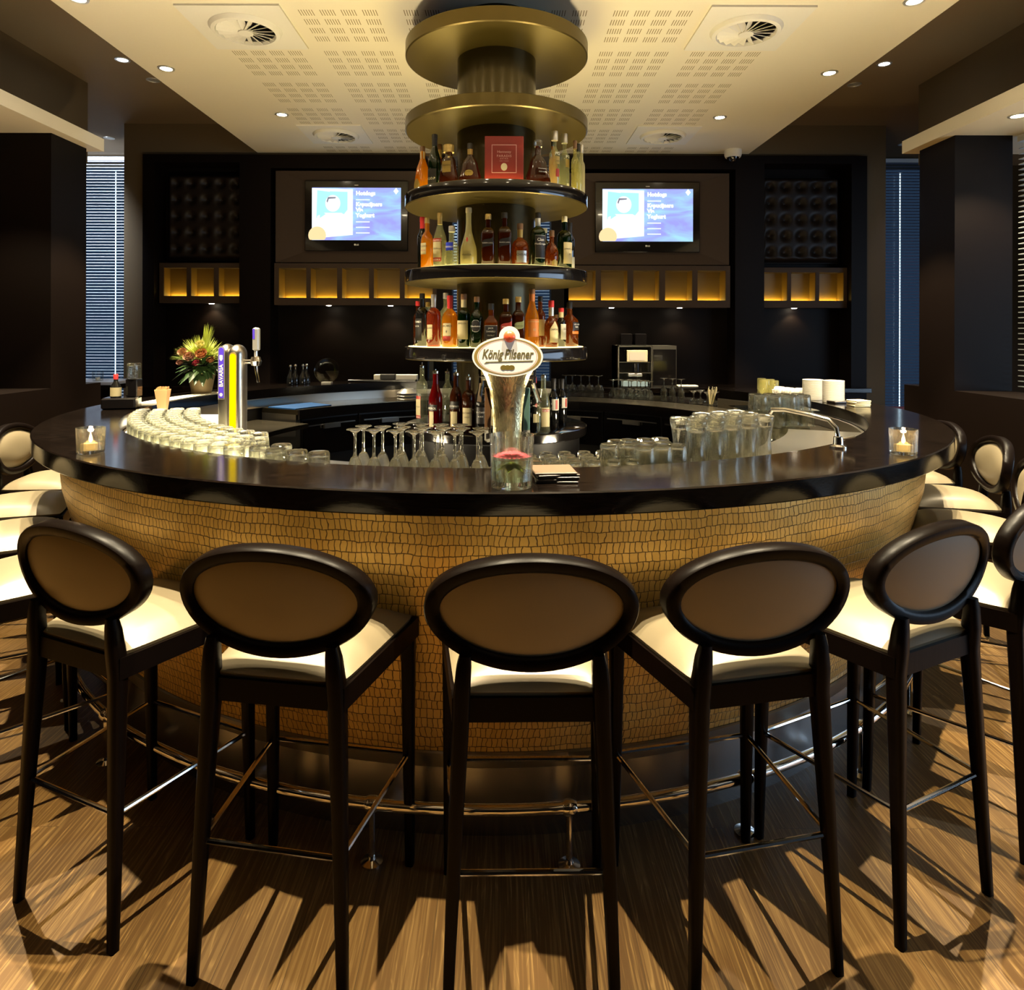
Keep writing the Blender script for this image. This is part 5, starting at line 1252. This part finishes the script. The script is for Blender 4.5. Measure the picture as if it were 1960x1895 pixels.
# stirrer sleeve, glass dishes, sauce caddy at the far left
x, y = pol(1.93, 184.5)
t = thing('stirrer_sleeve', 'tapered pale wooden sleeve of stirrers beside the black caddy', 'holder', (x, y, 1.0355), .1)
mb = MB(); mb.add([(-.016, -.016, 0), (.016, -.016, 0), (.016, .016, 0), (-.016, .016, 0), (-.036, -.03, .155), (.036, -.03, .155), (.036, .03, .155), (-.036, .03, .155)], [(3, 2, 1, 0), (0, 1, 5, 4), (1, 2, 6, 5), (2, 3, 7, 6), (3, 0, 4, 7), (4, 5, 6, 7)]); mb.build('sleeve', 'oak_light', t, smooth=False)
mb = MB()
for k in range(12): mb.box(-.030 + .005 * k, -.0265 + .005 * k, -.02, .02, .156, .163 + .004 * (k % 3))
mb.build('stirrers', 'oak_light', t, smooth=False)
gd = MB().shell([(0, .001), (.030, 0), (.042, .030), (.043, .034)], 18).mesh('glass_dish'); gd.materials.append(M['thick_glass'])
for i, (a, r, k) in enumerate(((188.5, 1.89, 0), (188.5, 1.89, 1), (190.8, 1.91, 0), (190.8, 1.91, 1), (189.6, 1.80, 0), (189.6, 1.80, 1))):
    x, y = pol(r, a); o = bpy.data.objects.new('glass_dish', gd); COL.objects.link(o); o.location = (x, y, 1.0355 + .018 * k); tag(o, 'small glass dish in the nested pile by the stirrer sleeve', 'bowl', 'nested glass dishes')
x, y = pol(2.09, 189.0)
t = thing('caddy', 'low black caddy on the bar at the far left', 'tray', (x, y, BT), .25)
MB().rbox(-.085, .085, -.07, .07, 0, .062, .008).build('tray_box', 'black_gloss', t, smooth=False)
cz = BT + .0625
t = thing('sauce_bottle', 'dark sauce bottle with red cap and cream label on the black caddy', 'bottle', (x - .012, y - .035, cz))
MB().lathe([(0, 0), (.026, 0), (.027, .004), (.027, .062), (.012, .085), (.010, .10), (0, .10)], 20).build('glass_body', 'black_glass', t)
MB().lathe([(0, .0995), (.012, .0995), (.012, .125), (.010, .128), (0, .128)], 16).build('cap', 'redcap', t)
mb = MB(); mb.shell([(.0276, .008), (.0276, .056)], 20); mb.build('label', 'label_cream', t)
o = MB().rbox(-.032, .032, -.03, .03, 0, .10, .004).build('napkin_holder', 'black_gloss', loc=(x + .055, y + .025, cz), smooth=False); tag(o, 'black upright holder on the caddy beside the sauce bottle', 'holder')
for k, dx in enumerate((-.028, .028)):
    put(mug, x + .055 + dx * .0 + (0 if k == 0 else .0), y + .025, cz + .1003 if k == 0 else cz + .1003) if k == 0 else None
COL.objects[-1]['label'] = 'upturned tumbler standing on the black holder at far left'; COL.objects[-1]['group'] = 'tumbler on the caddy'
# ------------------------------------------------------------------ beyond the bar
t = thing('bistro_table', 'tall dark table with pale top by the left back window', 'table', (-3.86, 6.55, 0))
MB().rbox(-.24, .24, -.24, .24, 1.03, 1.06, .003).build('table_top', mat('pale_top', (.55, .56, .62), .3), t, smooth=False)
MB().box(-.26, .26, -.26, .26, .99, 1.03).build('apron', 'wall_wood', t, smooth=False)
MB().box(-.07, .07, -.07, .07, .03, .99).build('pedestal', 'wall_wood', t, smooth=False); MB().box(-.22, .22, -.22, .22, 0, .03).build('foot', 'black', t, smooth=False)
t = thing('candle_glass', 'small clear candle glass on the tall table by the left window', 'candle', (-3.84, 6.48, 1.0605))
MB().shell([(0, .001), (.045, 0), (.048, .09)], 18).build('glass_cup', 'thick_glass', t); MB().lathe([(0, .002), (.02, .002), (.02, .03), (0, .03)], 14).build('tealight', 'paper', t)
o = MB().rbox(-.30, .30, -.5, .5, 0, .78, .03).build('bench', 'redbench', loc=(3.92, 6.55, 0), ang=60); tag(o, 'dark red upholstered bench by the right back window', 'bench')
# ------------------------------------------------------------------ light, world, camera
def area(loc, rot, sx, sy, e, col, spread=180):
    l = bpy.data.lights.new('lamp', 'AREA'); l.shape = 'RECTANGLE'; l.size = sx; l.size_y = sy; l.energy = e; l.color = col; l.spread = rad(spread)
    o = bpy.data.objects.new('lamp', l); COL.objects.link(o); o.location = loc; o.rotation_euler = rot; return o
# unseen uplights added inside the bar to brighten the ceiling
for x, y, e in ((-1.15, 3.35, 44), (1.05, 3.35, 44)):
    area((x, y, .80), (PI, 0, 0), .3, .3, e, (1, .83, .54))
spot((-4.85, 6.45, H2 - .40), 420, 110, .6, (.75, .85, 1), .02, (rad(62), 0, 0))  # three unseen spots from here on, added to brighten the back blinds
spot((-.3, 7.6, H2 - .35), 90, 120, .6, (.6, .8, 1), .02, (rad(35), 0, 0))
spot((4.6, 6.9, H2 - .05), 40, 80, .6, (.6, .6, 1), .02, (rad(22), 0, 0))
# daylight through the right-hand window
area((6.9, 1.2, 1.5), (0, PI / 2, 0), 2.2, 5.0, 130, (.55, .75, 1))
wd = bpy.data.worlds.new('dusk'); sc.world = wd; wd.use_nodes = True
bg = wd.node_tree.nodes['Background']; bg.inputs[0].default_value = (.10, .20, .42, 1); bg.inputs[1].default_value = .12
cam = bpy.data.cameras.new('camera'); co = bpy.data.objects.new('camera', cam); COL.objects.link(co)
cam.sensor_width = 36; cam.lens = F * 36 / 1960; cam.shift_x = (980 - VX) / 1960; cam.shift_y = -(947.5 - HY) / 1960
cam.clip_start = .05
co.location = (0, 0, EYE); co.rotation_euler = (PI / 2, rad(-.15), 0); sc.camera = co
sc.view_settings.view_transform = 'Standard'; sc.view_settings.look = 'None'; sc.view_settings.gamma = 1; sc.view_settings.exposure = .42
sc.view_settings.use_curve_mapping = False
c = sc.cycles
c.use_denoising = True; c.max_bounces = 14; c.diffuse_bounces = 4; c.glossy_bounces = 4; c.transmission_bounces = 12; c.transparent_max_bounces = 32
c.caustics_reflective = False; c.caustics_refractive = False; c.sample_clamp_indirect = 5; c.sample_clamp_direct = 0; c.use_light_tree = True
